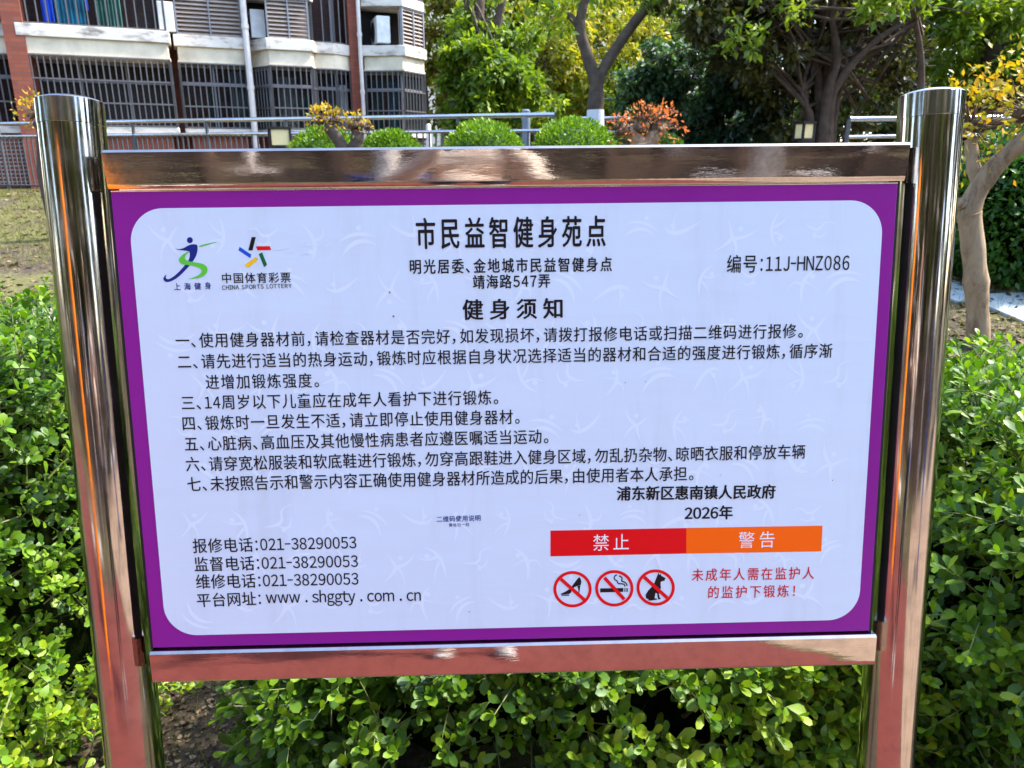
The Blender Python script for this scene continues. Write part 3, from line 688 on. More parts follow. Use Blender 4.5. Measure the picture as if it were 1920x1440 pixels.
# plan profile of the front: sections [(px0,px1,kind)] as (u,out) polylines
S1 = [(Uo(44,out1),0),(Uo(44,out1)+.02,out1),(Uo(318,out1),out1),(Uo(318,out1)+.02,.55)]
S2 = [(Uo(334,.62),.0),(Uo(336,.62),.62),(Uo(460,.62),.62),(Uo(460,.62)+.02,0)]
S3 = [(Uo(472,.25),.0),(Uo(472,.25)+.01,.25),(Uo(506,.85),.85),(Uo(584,.85),.85),(Uo(592,.6),.55)]
S4 = [(Uo(588,.5)-.02,.0),(Uo(588,.5),.60),(Uo(630,.62),.62),(Uo(662,.3),.34),(Uo(664,.2)+.02,0)]
S5 = [(Uo(682,.5),.0),(Uo(683,.5),.55),(Uo(752,.8),.95),(Uo(794,.35),.40),(Uo(794,.35)+.02,0)]
S0 = [(Uo(-140,.7),0),(Uo(-140,.7),.7),(Uo(22,.7),.7),(Uo(22,.7)+.02,0)]
SEC = [S0, S1, S2, S3, S4, S5]
def grow(S, e):                  # push a section profile outwards
    c = (S[0][0]+S[-1][0])/2; out = []
    for u, v in S: out.append((u + (e if u > c else -e), -(v+e) if v > 0 else 0.3))
    return [(out[0][0], .3)] + out + [(out[-1][0], .3)]
UE = Uo(794,.3)
wl = MB(); wl.box((Uo(-140,.7)-3, 0, -.4), (UE, 9, 13)); wl.build('wall', M['brick'], broot)
fl = MB(); fl.box((Uo(-140,.7)-3.3, -.35, 13.003), (UE+.3, 9.3, 13.25)); fl.build('roof', M['render'], broot)
pb = MB(); pb.box((Uo(-140,.7), -.06, -.4), (UE+.04, .02, .38)); pb.build('plinth', M['render'], broot)
NST = 3
for S in SEC:
    for s in range(NST):
        dz = s*ST
        b1 = MB(); b1.prism(grow(S, .055), z_mid+.002+dz, z_top+dz); lg = b1.build('ledge', M['render'], broot, None, .012)
        b2 = MB(); b2.prism(grow(S, .0), z_bot+dz, z_mid+dz); b2.build('fascia', M['cream'], broot)
        b3 = MB(); b3.prism(grow(S, .02), z_bot-.05+dz, z_bot-.003+dz); b3.build('soffit_trim', M['cream'], broot)
def cage(S, z0, z1, name='window_cage', sp_=.11, e=.0, rails=3, rb=.011):
    o = MB()
    for i in range(len(S)-1):
        (u0,v0),(u1,v1) = S[i], S[i+1]; L = math.hypot(u1-u0, v1-v0)
        if L < .25: continue
        n = max(2, int(L/sp_))
        for k in range(n+1):
            t = k/n; u = u0+(u1-u0)*t; v = v0+(v1-v0)*t
            rr = rb*(1.9 if k in (0, n) else 1)
            o.box((u-rr, -v-e-rr, z0), (u+rr, -v-e+rr, z1))
        m_ = Matrix.Translation((u0, -v0-e, 0)) @ Matrix.Rotation(math.atan2(-(v1-v0), u1-u0), 4, 'Z')
        for k in range(rails+1):
            z = z0 + (z1-z0)*k/rails; o.box((0, -.016, z-.014), (L, .016, z+.014), m_)
    return o.build(name, M['cage'], broot)
def glaze(S, z0, z1, inset, mt=None, mull=3, name='window'):
    o = MB(); fr = MB()
    for i in range(len(S)-1):
        (u0,v0),(u1,v1) = S[i], S[i+1]; L = math.hypot(u1-u0, v1-v0)
        if L < .25: continue
        m_ = Matrix.Translation((u0, -v0+inset, 0)) @ Matrix.Rotation(math.atan2(-(v1-v0), u1-u0), 4, 'Z')
        o.box((0, 0, z0), (L, .02, z1), m_)
        n = max(1, round(L/.75))
        for k in range(n+1): fr.box((L*k/n-.018, -.03, z0), (L*k/n+.018, -.003, z1), m_)
        for z in (z0+.03, z1-.04, z0+(z1-z0)*.72): fr.box((0, -.026, z-.03), (L, -.004, z+.03), m_)
    w_ = o.build(name, mt or M['glass'], broot); fr.build('window_frame', M['frame'], w_)
    return w_
zct = z_bot - .05
for S in (S0, S1, S2, S3, S4, S5):
    cage(S, zc0, zct, e=.02); glaze(S, zc0-.1, zct, .80 if S is S1 else .16, M['dark'] if S is S1 else None)  # left balcony: near-black sheet painted as its shaded depth
    sb = MB(); sb.prism(grow(S, .03), zc0-.16, zc0-.02); sb.build('sill', M['render'], broot, None, .01)
    lo = MB(); lo.prism(grow(S, -.12), -.4, zc0-.165); lo.build('base_wall', M['brick'], broot)
# upper storey: balcony bars, glazing
for S in (S0, S1, S4):
    cage(S, z_top+.02, z_top+2.1, e=-.02, rails=2, sp_=.16); glaze(S, z_top, z_top+2.1, .35)
for S in (S2, S3, S5):           # AC deck storey: louvres low, barred window above
    zl1 = z_top + .80
    b1 = MB(); b1.prism(grow(S, .03), zl1, zl1+.2); b1.build('ledge', M['render'], broot, None, .012)
    cage(S, zl1+.22, zl1+1.9, e=.02, rails=2); glaze(S, zl1+.2, zl1+1.9, .15)
    dk = MB(); dk.prism([(S[0][0]+.05, .2), (S[0][0]+.05, -.06), (S[-1][0]-.05, -.06), (S[-1][0]-.05, .2)], z_top+.003, zl1-.003); dk.build('recess', M['dark'], broot)  # near-black slab standing in for shade in the open deck
def louvre(pa, pb_, z0, z1):
    (u0,v0),(u1,v1) = pa, pb_; L = math.hypot(u1-u0, v1-v0)
    m_ = Matrix.Translation((u0, -v0+.03, 0)) @ Matrix.Rotation(math.atan2(-(v1-v0), u1-u0), 4, 'Z')
    o = MB(); n = int((z1-z0)/.075)
    for k in range(n):
        z = z0 + (z1-z0)*(k+.5)/n
        mm_ = m_ @ Matrix.Translation((0, 0, z)) @ Matrix.Rotation(R(38), 4, 'X')
        o.box((.03, -.042, -.006), (L-.03, .042, .006), mm_)
    o.box((.02, .07, z0), (L-.02, .085, z1), m_)
    lv = o.build('louvre', M['louvre'], broot)
    f = MB()
    for x in (0.0, L/2, L-.03): f.box((x, -.04, z0), (x+.035, .03, z1), m_)
    f.box((.036, -.038, z1-.03), (L/2-.001, .028, z1-.002), m_); f.box((L/2+.036, -.038, z1-.03), (L-.031, .028, z1-.002), m_)
    f.build('louvre_frame', M['frame'], lv)
louvre((S2[1][0]+.02,.62), S2[2], z_top, z_top+.80)
louvre(S3[2], S3[3], z_top, z_top+.80)
louvre(S5[2], S5[3], z_top, z_top+.80)
for S in (S0, S3, S5):
    (u0,v0),(u1,v1) = S[-3] if S is not S3 else S[2], S[-2] if S is not S3 else S[3]
    louvre((u0, v0-.1), (u1, v1-.1), -.32, zc0-.2)
# pillars, pipes
for px, wd, dp in ((36, .34, 1.0), (668, .26, .5)):
    u = Uo(px, dp); o = MB(); o.box((u-wd/2, -dp, -.4), (u+wd/2, .01, 13)); o.build('brick_pillar', M['brick'], broot)
for px, out, zt_ in ((466, .72, 4.62), (677, .62, 9)):
    u = Uo(px, out); o = MB(); o.tube([(u,-out,-.3),(u,-out,zt_)], .065 if px < 500 else .045, 12)
    for z in (.9, 2.1, 3.3): o.tube([(u,-out,z),(u,-out,z+.08)], .078 if px < 500 else .058, 12)
    o.build('downpipe', M['pipe'], broot, 40)
# curtains in the upper left balcony, panes below
def sheet(px0, px1, out, z0, z1, mt, name, waves=7):
    u0, u1 = Uo(px0, out, 30), Uo(px1, out, 30); o = MB(); n = 40; vs = []; fs = []
    for i in range(n+1):
        t = i/n; u = u0+(u1-u0)*t; v = -out + .03*math.sin(t*waves*6.28)
        vs += [(u, v, z0), (u, v, z1), (u, v+.01, z1), (u, v+.01, z0)]
    for i in range(n):
        a = i*4; fs += [(a,a+4,a+5,a+1),(a+2,a+6,a+7,a+3),(a+1,a+5,a+6,a+2),(a+3,a+7,a+4,a)]
    o.add(vs, fs); return o.build(name, mt, broot, 60)
sheet(105, 160, .72, z_top+.02, z_top+2, M['curtain_teal'], 'curtain'); sheet(180, 228, .72, z_top+.02, z_top+2, M['curtain_green'], 'curtain')
sheet(80, 102, .85, z_top+.06, z_top+1.6, M['blue_cloth'], 'laundry', 3); sheet(162, 168, .85, z_top+.3, z_top+1.6, M['blue_cloth'], 'laundry', 1)
sheet(476, 500, .30, zc0, zct-.3, M['curtain_green'], 'curtain', 3); sheet(690, 712, .45, zc0, zct-.2, M['curtain_green'], 'curtain', 3); sheet(720, 742, .50, zc0, zct-.2, M['curtain_teal'], 'curtain', 3)
M['curtain_grey'] = plain('grey_curtain', (.26,.28,.27), .8, 0, .3, 3)
sheet(512, 545, .62, zc0, zct-.2, M['curtain_grey'], 'curtain', 4); sheet(548, 570, .62, zc0, zct-.6, M['curtain_green'], 'curtain', 4); sheet(372, 398, .38, zc0, zct-.5, M['curtain_green'], 'curtain', 4); sheet(418, 448, .38, zc0, zct-.1, M['curtain_grey'], 'curtain', 4); sheet(756, 786, .2, zc0, zct-.1, M['curtain_grey'], 'curtain', 4); sheet(604, 640, .4, zc0, zct-.3, M['curtain_grey'], 'curtain', 4)
# air conditioners resting on the ledges
def ac(px, out, z, w_, label, turn=0):
    u = Uo(px, out); p = BM @ Vector((u, -out, z))
    r_ = empty('air_conditioner', p, label, 'air conditioner', 'outdoor units on the ledges', FA + turn)
    o = MB(); o.box((-w_/2, -.15, .04), (w_/2, .15, .60)); o.build('body', M['acwhite'], r_, None, .015)
    o = MB(); o.lathe([(.21,0),(.21,.006)], (0,0,0), 28, Matrix.Translation((-w_*.13, -.151, .32)) @ Matrix.Rotation(R(90), 4, 'X')); o.build('fan_grille', M['dark'], r_)
    o = MB()
    for s in (-1, 1): o.box((s*w_*.3-.02, -.16, 0), (s*w_*.3+.02, .16, .038))
    o.build('feet', M['dark'], r_)
ac(716, .42, z_top+.003, .78, 'white outdoor air conditioner in the open recess of the far right bay', R(-93))
ac(488, .22, z_top+.003, .55, 'white outdoor air conditioner beside the tall downpipe', R(-90))
ac(322, .40, z_top+.003, .5, 'outdoor air conditioner beside the widest louvre panel', R(-90))

# ------------------------------------------------------------------ RAILINGS
def railing(p0, p1, h, label, post_every=1.45, bars=True, end_ret=0):
    p0 = Vector(p0); p1 = Vector(p1); L = (p1-p0).length; dz = p1.z-p0.z
    r_ = empty('railing', p0, label, 'railing', None, math.atan2(p1.y-p0.y, p1.x-p0.x)); H = lambda x: dz*x/L
    o = MB(); o.tube([(0,0,h),(L,0,h+dz)], .034, 10); o.build('top_rail', M['fence_steel'], r_, 50)
    o = MB(); o.tube([(0,0,h-.22),(L,0,h-.22+dz)], .026, 10); o.build('middle_rail', M['fence_steel'], r_, 50)
    o = MB(); o.tube([(0,0,.1),(L,0,.1+dz)], .02, 8); o.build('bottom_rail', M['fence_grey'], r_, 50)
    n = max(2, round(L/post_every))
    for k in range(n+1):
        x = L*k/n; o = MB(); o.tube([(x,0,H(x)-.1),(x,0,H(x)+h-.01)], .028, 10); o.build('post', M['fence_grey'], r_, 50)
    if bars:
        o = MB(); k = 0; x = .12
        while x < L-.05: o.tube([(x,0,H(x)+.1),(x,0,H(x)+h-.22)], .014, 6); x += .105
        o.build('bars', M['fence_grey'], r_, 50)
pA = at(-120, 238, 14.9); pB = at(1040, 221, 11.6)
for p in (pA, pB): p.z = gz(p.x, p.y)
hz = at(500, 229, (pA.y*.47+pB.y*.53)).z - 1.0
railing(pA, pB, 1.19, 'long steel railing with thin bars in front of the brick apartment block')
pC = at(1088, 222, 13.6); pD = at(1180, 221, 13.5); pC.z = pD.z = 1.0
railing(pC, pD, at(1130,222,13.5).z-1.0, 'short steel railing behind the forked tree with white painted foot')
pE = at(1592, 224, 10.2); pG = at(1990, 224, 10.8); pE.z = gz(0, 10.2); pG.z = gz(0, 10.8)
railing(pE, pG, at(1650,224,10.3).z-pE.z, 'bright steel railing at the right behind the right post', 1.3, False)

# ------------------------------------------------------------------ LAMPS, POSTS
def bollard(px, py_top, py_bot, Y, label, wpx):
    g = gxy(px, Y); zt = at(px, py_top, Y).z; zb = at(px, py_bot, Y).z; wd = wpx/F*Y/1.06
    r_ = empty('bollard_lamp', g, label, 'garden lamp', 'garden lamps by the railing', .35)
    h0 = zb - g.z; h1 = zt - g.z; a = wd/2*.9
    o = MB(); o.box((-a*.55,-a*.55,-.1), (a*.55,a*.55,h0)); o.build('pillar', M['fence_grey'], r_)
    o = MB()
    for sx_ in (-1,1):
        for sy_ in (-1,1): o.box((sx_*a-.014, sy_*a-.014, h0+.03), (sx_*a+.014, sy_*a+.014, h1-.03))
    o.box((-a-.018,-a-.018,h1-.03), (a+.018,a+.018,h1)); o.box((-a-.018,-a-.018,h0), (a+.018,a+.018,h0+.03)); o.build('frame', M['black_gap'], r_)
    o = MB(); o.box((-a+.002,-a+.002,h0+.032), (a-.002,a-.002,h1-.032)); o.build('diffuser', M['lampcream'], r_)
M['lampcream'] = plain('lamp_acrylic', (.92,.74,.36), .5, 0, .08)
bollard(528, 238, 277, 10.4, 'square cream and black garden lamp left of the topiary balls', 40)
bollard(1502, 228, 264, 10.6, 'square cream garden lamp at the foot of the dark multi stemmed tree', 27)
bollard(602, 252, 290, 11.0, 'small cream garden lamp half hidden behind the topiary ball and pollard', 14)
def simple_post(name, px, ptop, Y, r0, mt, label, cat):
    g = gxy(px, Y); h = at(px, ptop, Y).z - g.z; o = MB(g)
    o.lathe([(r0*1.6,-.05),(r0*1.6,.06),(r0,.08),(r0,h-.02),(r0*.6,h)], g, 16); tag(o.build(name, mt, None, 40), label, cat).location = g
M['bluegrey'] = plain('blue_grey_paint', (.22,.26,.31), .5)
simple_post('grey_post', 986, 205, 12.4, .065, M['bluegrey'], 'blue grey round post standing between two topiary balls', 'post')
simple_post('white_post', 805, 232, 13.0, .04, M['pipe'], 'thin white post behind the railing at the corner of the brick building', 'post')

# ------------------------------------------------------------------ TOPIARY BALLS
def ball(px, ptop, rpx, Y, label, n=8500, seed=1):
    r_ = np.random.default_rng(seed); g = gxy(px, Y); zt = at(px, ptop, Y).z; rad = rpx/F*Y/1.05; rz_ = min(rad*.95, (zt-g.z)*.6)
    c = np.array([g.x, g.y, zt-rz_])
    root = empty('topiary_ball', g, label, 'topiary', 'clipped round shrubs in a row')
    d = nrm(r_.normal(size=(n,3))); rr = r_.uniform(.82,1.03,n) + .05*noise3(d*3, 2.2, seed)
    P = c + d*np.array([rad,rad,rz_])*rr[:,None]
    D = nrm(d + r_.normal(size=(n,3))*.6 + np.array([0,0,.4])); U = r_.normal(size=(n,3)) + d*.8
    scatter('foliage', LEAF4, P, D, U, r_.uniform(.03,.062,n), M['ball_leaf'], root, np.array(g))
    o = MB(g); o.tube([(g.x,g.y,g.z-.05),(g.x,g.y,c[2]-rz_*.3)], .035, 8); o.build('stem', M['brown_twig'], root, 50)
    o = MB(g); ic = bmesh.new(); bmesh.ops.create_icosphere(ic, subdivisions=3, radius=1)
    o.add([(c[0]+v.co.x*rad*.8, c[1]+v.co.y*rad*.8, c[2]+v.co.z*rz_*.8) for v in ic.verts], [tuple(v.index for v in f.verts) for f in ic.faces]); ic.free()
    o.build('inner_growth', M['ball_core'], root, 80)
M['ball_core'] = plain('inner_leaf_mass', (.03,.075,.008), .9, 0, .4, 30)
ball(612, 240, 68, 9.9, 'bright green clipped shrub ball behind the forked pollard at left', seed=1)
ball(733, 246, 62, 9.7, 'bright green clipped shrub ball just right of the left pollard', seed=2)
ball(908, 228, 80, 9.4, 'bright green clipped shrub ball left of the grey post', seed=3)
ball(1075, 223, 82, 9.2, 'large bright green clipped shrub ball at the foot of the forked tree', seed=4)
ball(1246, 254, 34, 9.8, 'small green clipped shrub ball right of the orange tipped pollard', 2600, seed=5)

# ------------------------------------------------------------------ POLLARDED CRAPE MYRTLES
def pollard(base, limbs, heads, label, rt, bark='bark_tan', sprout='sprout', leaf=.06, nleaf=160, seed=1, twiggy=60):
    r_ = np.random.default_rng(seed); b_ = Vector(base); root = empty('crape_myrtle', b_, label, 'tree', 'pollarded crape myrtles')
    o = MB(b_)
    for li, (pts, r0, r1_) in enumerate(limbs):
        P = [Vector(p) for p in pts]; n = 18; Q = []; RR = []
        for i in range(n+1):
            t = i/n*(len(P)-1); k = min(int(t), len(P)-2); f = t-k
            p = [P[max(k-1,0)], P[k], P[k+1], P[min(k+2,len(P)-1)]]
            q = .5*((2*p[1]) + (p[2]-p[0])*f + (2*p[0]-5*p[1]+4*p[2]-p[3])*f*f + (3*p[1]-p[0]-3*p[2]+p[3])*f**3)
            Q.append(q); RR.append((r0+(r1_-r0)*i/n)*(1+.04*math.sin(i*1.3+seed)+r_.normal()*.03))
        RR[0] *= 1.35 if li == 0 else .6
        o.tube(Q, RR, 14)
    o.build('trunk', M[bark], root, 70)
    kn = MB(b_); LP, LD, LU, LS = [], [], [], []
    for c, hr, n, spread in heads:
        c = np.array(c)
        for i in range(14):
            d = nrm(r_.normal(size=3)); d[2] = abs(d[2])*.8-.2; q = c + d*hr*.55
            kn.tube([q-d*hr*.35, q, q+d*hr*.22], [hr*.28, hr*.34*r_.uniform(.6,1.1), hr*.1], 7)
        for i in range(twiggy):
            d = nrm(r_.normal(size=3) + np.array([0,0,.9])); l = hr*r_.uniform(.6,1.6)*spread; q = c + d*hr*.5
            e = q + d*l; kn.tube([q, (q+e)/2 + r_.normal(size=3)*.01, e], [.006,.004,.002], 4, False)
        for i in range(n):
            d = nrm(r_.normal(size=3) + np.array([0,0,.75])); l = hr*r_.uniform(.7,2.0)*spread
            q = c + d*(hr*.5+l); LP.append(q); LD.append(d + r_.normal(size=3)*.6); LU.append(r_.normal(size=3)+np.array([0,0,.6])); LS.append(leaf*r_.uniform(.6,1.25))
    kn.build('knobbly_head', M['brown_knob'], root, 60)
    scatter('young_leaves', LEAF4, np.array(LP), np.array(LD), np.array(LU), np.array(LS), M[sprout], root, np.array(b_))
M['brown_knob'] = plain('pollard_knob', (.13,.085,.05), .9, 0, .45, 20, .3, .006)
Y = 5.5; g = gxy(1838, Y); bx = at(1838, 655, Y); g = Vector((bx.x, Y, gz(bx.x, Y)))
def a3(px, py, Y=Y): return at(px, py, Y)
pollard(g, [([g-Vector((0,0,.1)), a3(1833,580), a3(1826,480), a3(1817,400)], .080, .078), ([a3(1814,412), a3(1828,366), a3(1866,312,5.45), a3(1910,272,5.4), a3(1950,236,5.35)], .076, .050), ([a3(1838,356), a3(1826,315,5.55), a3(1820,262,5.6)], .050, .042), ([a3(1820,392), a3(1804,382), a3(1797,378)], .06, .035)],
        [(a3(1822,240,5.6), .13, 260, 1.35), (a3(1935,212,5.4), .15, 400, 1.5)], 'tan barked crape myrtle with yellow orange leaves at far right beside the right post', .1, leaf=.062, seed=3, twiggy=60)
Y2 = 8.7; g = gxy(640, Y2)
pollard(g, [([g-Vector((0,0,.1)), at(650,320,Y2), at(652,292,Y2)], .10, .09), ([at(650,296,Y2), at(636,265,Y2), at(612,234,Y2)], .075, .06), ([at(656,296,Y2), at(668,268,Y2), at(671,246,Y2)], .075, .07)],
        [(at(604,226,Y2), .11, 120, .55), (at(630,224,Y2), .09, 60, .5), (at(668,236,Y2), .12, 60, .4), (at(690,240,Y2), .06, 15, .4)], 'forked brown pollard with yellow sprouts before the left topiary ball', .1, 'bark', leaf=.055, seed=5, twiggy=40)
Y3 = 8.4; g = gxy(1208, Y3)
pollard(g, [([g-Vector((0,0,.1)), at(1206,300,Y3), at(1206,268,Y3)], .12, .11), ([at(1206,275,Y3), at(1185,250,Y3), at(1165,240,Y3)], .08, .06), ([at(1210,275,Y3), at(1230,250,Y3), at(1245,238,Y3)], .08, .06)],
        [(at(1168,246,Y3), .13, 45, .5), (at(1203,240,Y3), .15, 120, .72), (at(1238,240,Y3), .14, 150, .72)], 'stout pollard with orange red sprouts right of the large topiary ball', .1, 'bark_tan', 'red_sprout', leaf=.05, seed=6, twiggy=70)
Y4 = 8.6; g = gxy(84, Y4)
pollard(g, [([g-Vector((0,0,.1)), at(84,330,Y4), at(80,250,Y4), at(68,228,Y4)], .075, .05)], [(at(66,216,Y4), .10, 110, 1.0)], 'slim pollard with yellow sprouts peeping out left of the left post', .1, 'bark', leaf=.05, seed=7, twiggy=30)

# ------------------------------------------------------------------ TREES
def clumps(c, r, n, r_, sub=14, flat_=.75):
    """leaf positions gathered into many uneven sub-clumps"""
    C = np.array(c)[None] + nrm(r_.normal(size=(sub,3)))*(r_.uniform(.25,1,size=(sub,1))**.6)*np.array([r,r,r*flat_])
    k = r_.integers(0, sub, n); w_ = r_.uniform(.16,.42,sub)*r
    d = nrm(r_.normal(size=(n,3)))*(r_.uniform(0,1,size=(n,1))**.45)
    return C[k] + d*w_[k][:,None]*np.array([1,1,.8]), d
def tree(name, trunks, blobs, leafmat_, barkm, label, leaf=.16, dens=1.0, seed=1, group=None, cat='tree', tmpl=LEAF4, droop=-.3, twigs=0, wash=None):
    r_ = np.random.default_rng(seed); b_ = Vector(trunks[0][0][0]); root = empty(name, b_, label, cat, group)
    o = MB(b_)
    for pts, r0, r1_ in trunks:
        P = [Vector(p) for p in pts]; n = max(6, 5*(len(P)-1)); Q = []; RR = []
        for i in range(n+1):
            t = i/n*(len(P)-1); k = min(int(t), len(P)-2); f = t-k
            p = [P[max(k-1,0)], P[k], P[k+1], P[min(k+2,len(P)-1)]]
            Q.append(.5*((2*p[1]) + (p[2]-p[0])*f + (2*p[0]-5*p[1]+4*p[2]-p[3])*f*f + (3*p[1]-p[0]-3*p[2]+p[3])*f**3)); RR.append((r0+(r1_-r0)*i/n)*(1+r_.normal()*.05))
        o.tube(Q, RR, 9)
    bcs = [np.array(b2[0]) for b2 in blobs]
    for i in range(twigs):
        p, q = r_.choice(len(trunks)), r_.choice(len(bcs)); tr = trunks[p][0]; s_ = Vector(tr[-1]) if r_.random() < .6 else Vector(tr[len(tr)//2])
        e = Vector(bcs[q] + r_.normal(size=3)*blobs[q][1]*.5); mid = (s_+e)/2 + Vector(r_.normal(size=3)*.15)
        o.tube([s_, mid, e], [.03,.02,.008], 5, False)
    o.build('trunk', M[barkm], root, 70)
    if wash: 
        o = MB(b_); o.tube(wash[0], wash[1], 14); o.build('white_painted_foot', M['lime_wash'], root, 70)
    LP, LD = [], []
    for c, r, n in blobs:
        P, d = clumps(c, r, int(n*dens), r_, max(6, int(5+r*9))); LP.append(P); LD.append(d)
    P = np.concatenate(LP); d = np.concatenate(LD); n = len(P)
    D = d*.7 + r_.normal(size=(n,3))*.6 + np.array([0,0,droop]); U = r_.normal(size=(n,3))*.6 + np.array([0,0,1.])
    scatter('crown', tmpl, P, D, U, leaf*r_.uniform(.6,1.3,n), M[leafmat_], root, np.array(b_))
    return root
def G(px, Y): return gxy(px, Y) - Vector((0,0,.1))
# the forked tree with a white painted foot
Y = 11.8; g = G(1117, Y)
fk = at(1120,140,Y); tree('forked_tree', [([g, at(1116,230,Y), at(1117,190,Y), fk], .125, .115),
    ([at(1117,150,Y), at(1100,100,Y), at(1088,55,Y), at(1094,10,Y), at(1110,-30,Y), at(1120,-90,Y)], .095, .05), ([at(1090,60,Y), at(1078,40,Y), at(1066,28,Y)], .06, .045),
    ([at(1122,146,Y), at(1146,105,Y), at(1180,55,Y), at(1212,14,Y)], .085, .07), ([at(1208,18,Y), at(1222,5,Y)], .09, .08), ([at(1212,14,Y), at(1205,-30,Y), at(1190,-90,Y)], .05, .03)],
    [(at(1040,-40,Y), 1.1, 500), (at(1200,-60,Y), 1.1, 500), (at(1110,-120,Y), 1.4, 900)], 'light_green', 'bark', 'forked bare limbed tree with a white painted foot behind the topiary balls', .13, 1, 21, None, wash=([at(1117,278,Y), at(1116,240,Y), at(1116.5,206,Y)], [.145,.135,.128]))
# left green tree beside the building corner
Y = 15.5; g = G(905, Y)
tree('weeping_tree', [([g, at(903,200,Y), at(900,130,Y), at(897,60,Y), at(900,-20,Y)], .17, .10), ([at(899,100,Y), at(925,70,Y), at(940,20,Y), at(948,-30,Y)], .09, .05), ([at(897,70,Y), at(880,20,Y), at(872,-20,Y)], .09, .06)],
    [(at(886,115,Y-.3), .66, 1500), (at(905,135,Y-.8), .70, 1500), (at(955,165,Y-.5), .75, 1300), (at(862,190,Y-.3), .55, 1000), (at(930,200,Y-.7), .7, 1100), (at(885,50,Y+.4), .62, 1000), (at(960,90,Y), .75, 1000), (at(900,215,Y-.5), .6, 700), (at(980,215,Y), .7, 900)], 'light_green', 'bark_dark', 'fresh light green tree beside the corner of the brick building', .15, 1, 22, twigs=10)
Y = 17; g = G(838, Y)
tree('broadleaf_tree', [([G(842,Y+4), at(842,170,Y+4), at(836,90,Y+4), at(845,-20,Y+4)], .12, .06), ([at(842,190,Y+4), at(826,150,Y+4), at(822,100,Y+4)], .06, .03)], [(at(868,50,Y+4), .95, 1300), (at(850,140,Y+4), .7, 900), (at(890,-20,Y+4), 1.1, 1200), (at(845,205,Y+4), .65, 800)], 'mid_green', 'bark_dark', 'darker green tree right behind the corner of the brick building', .17, 1, 23, twigs=6)
Y = 18; g = G(1030, Y)
tree('golden_tree', [([g, at(1030,180,Y), at(1025,100,Y), at(1035,0,Y)], .12, .05), ([at(1030,190,Y), at(1010,160,Y), at(960,140,Y)], .06, .03)], [(at(1050,120,Y), .9, 1500), (at(1020,180,Y), .9, 1400), (at(1085,160,Y), .8, 1100), (at(1035,50,Y), .9, 1100), (at(1100,215,Y), .8, 900), (at(1165,60,Y+.5), 1.0, 1200), (at(1180,140,Y+.5), .9, 900)], 'yellow_green', 'bark_dark', 'yellow green tree seen through the fork of the bare limbed tree', .15, 1, 24, twigs=8)
Y = 13.2; g = G(1245, Y)
tree('evergreen_bush', [([g, at(1245,220,Y), at(1240,150,Y)], .10, .04)], [(at(1230,145,Y), .62, 1500), (at(1195,165,Y), .45, 800), (at(1265,120,Y), .55, 1100), (at(1250,190,Y), .6, 1300), (at(1210,215,Y), .5, 900), (at(1290,170,Y), .5, 900)], 'blue_green', 'bark_dark', 'dark blue green bushy tree right of the forked tree', .12, 1, 25, twigs=6)
Y = 12.4; g = G(1350, Y)
tree('evergreen_bush', [([g, at(1350,240,Y), at(1355,160,Y)], .10, .04)], [(at(1335,150,Y), .6, 1300), (at(1380,140,Y), .6, 1300), (at(1350,210,Y), .65, 1700), (at(1300,235,Y), .55, 1200), (at(1400,215,Y), .6, 1400), (at(1410,260,Y), .5, 900), (at(1330,265,Y), .5, 900), (at(1290,270,Y), .4, 500)], 'dark_green', 'bark_dark', 'very dark evergreen mass between the orange tipped pollard and the garden lamp', .12, 1, 26, twigs=6)
# big dark multi-stemmed tree
Y = 11.6; g = G(1545, Y)
tr = [([g, at(1545,230,Y), at(1550,150,Y), at(1545,60,Y), at(1530,-40,Y)], .17, .07)]
for (x0, pts) in ((1512, [(1515,230),(1508,190),(1520,150),(1528,110)]), (1518, [(1520,235),(1512,200),(1502,170)]), (1560, [(1562,220),(1580,150),(1620,100),(1690,60)]), (1550, [(1555,200),(1590,130),(1650,70),(1720,30)]), (1540, [(1542,210),(1560,120),(1585,50),(1600,-30)]), (1535, [(1535,200),(1530,120),(1510,40),(1490,-30)]), (1548, [(1550,190),(1570,110),(1560,30),(1570,-50)]), (1538, [(1530,150),(1505,80),(1470,30),(1430,-10)])):
    yy = Y + random.uniform(-.4,.4); tr.append(([G(x0, yy)] + [at(a, b_, yy) for a, b_ in pts], .09 if x0 > 1520 else .07, .025))
tree('multi_stem_tree', tr, [(at(1400,50,Y), .75, 1500), (at(1340,20,Y-.4), .6, 1100), (at(1440,110,Y), .7, 1100), (at(1470,20,Y+.4), .8, 1100), (at(1600,-20,Y), 1.0, 1300), (at(1680,20,Y), .85, 1200), (at(1480,160,Y+.3), .55, 700), (at(1700,100,Y+.5), .7, 900), (at(1540,-60,Y), 1.2, 1500), (at(1470,230,Y+.3), .55, 700), (at(1640,160,Y+1), .6, 500), (at(1300,-30,Y), .9, 1200), (at(1430,-60,Y-.6), .9, 1000), (at(1580,230,Y+.8), .5, 400)], 'olive', 'bark_dark', 'large dark tree with many slanting stems between the garden lamp and the right post', .12, 1, 27, twigs=120)
tree('sunlit_tree', [([G(1730, 10.4), at(1728,150,10.4), at(1716,40,10.3), at(1690,-60,10.2)], .05, .025)], [(at(1640,2,9.9), .35, 170), (at(1700,0,9.9), .4, 170), (at(1400,55,10.4), .35, 150), (at(1450,15,10.4), .4, 130), (at(1700,-50,10), .5, 200)], 'light_green', 'bark_dark', 'slender tree with sunlit yellow green leaves over the dark stems near the right post', .12, 1, 28, twigs=10)
Y = 14.5; g = G(1862, Y)
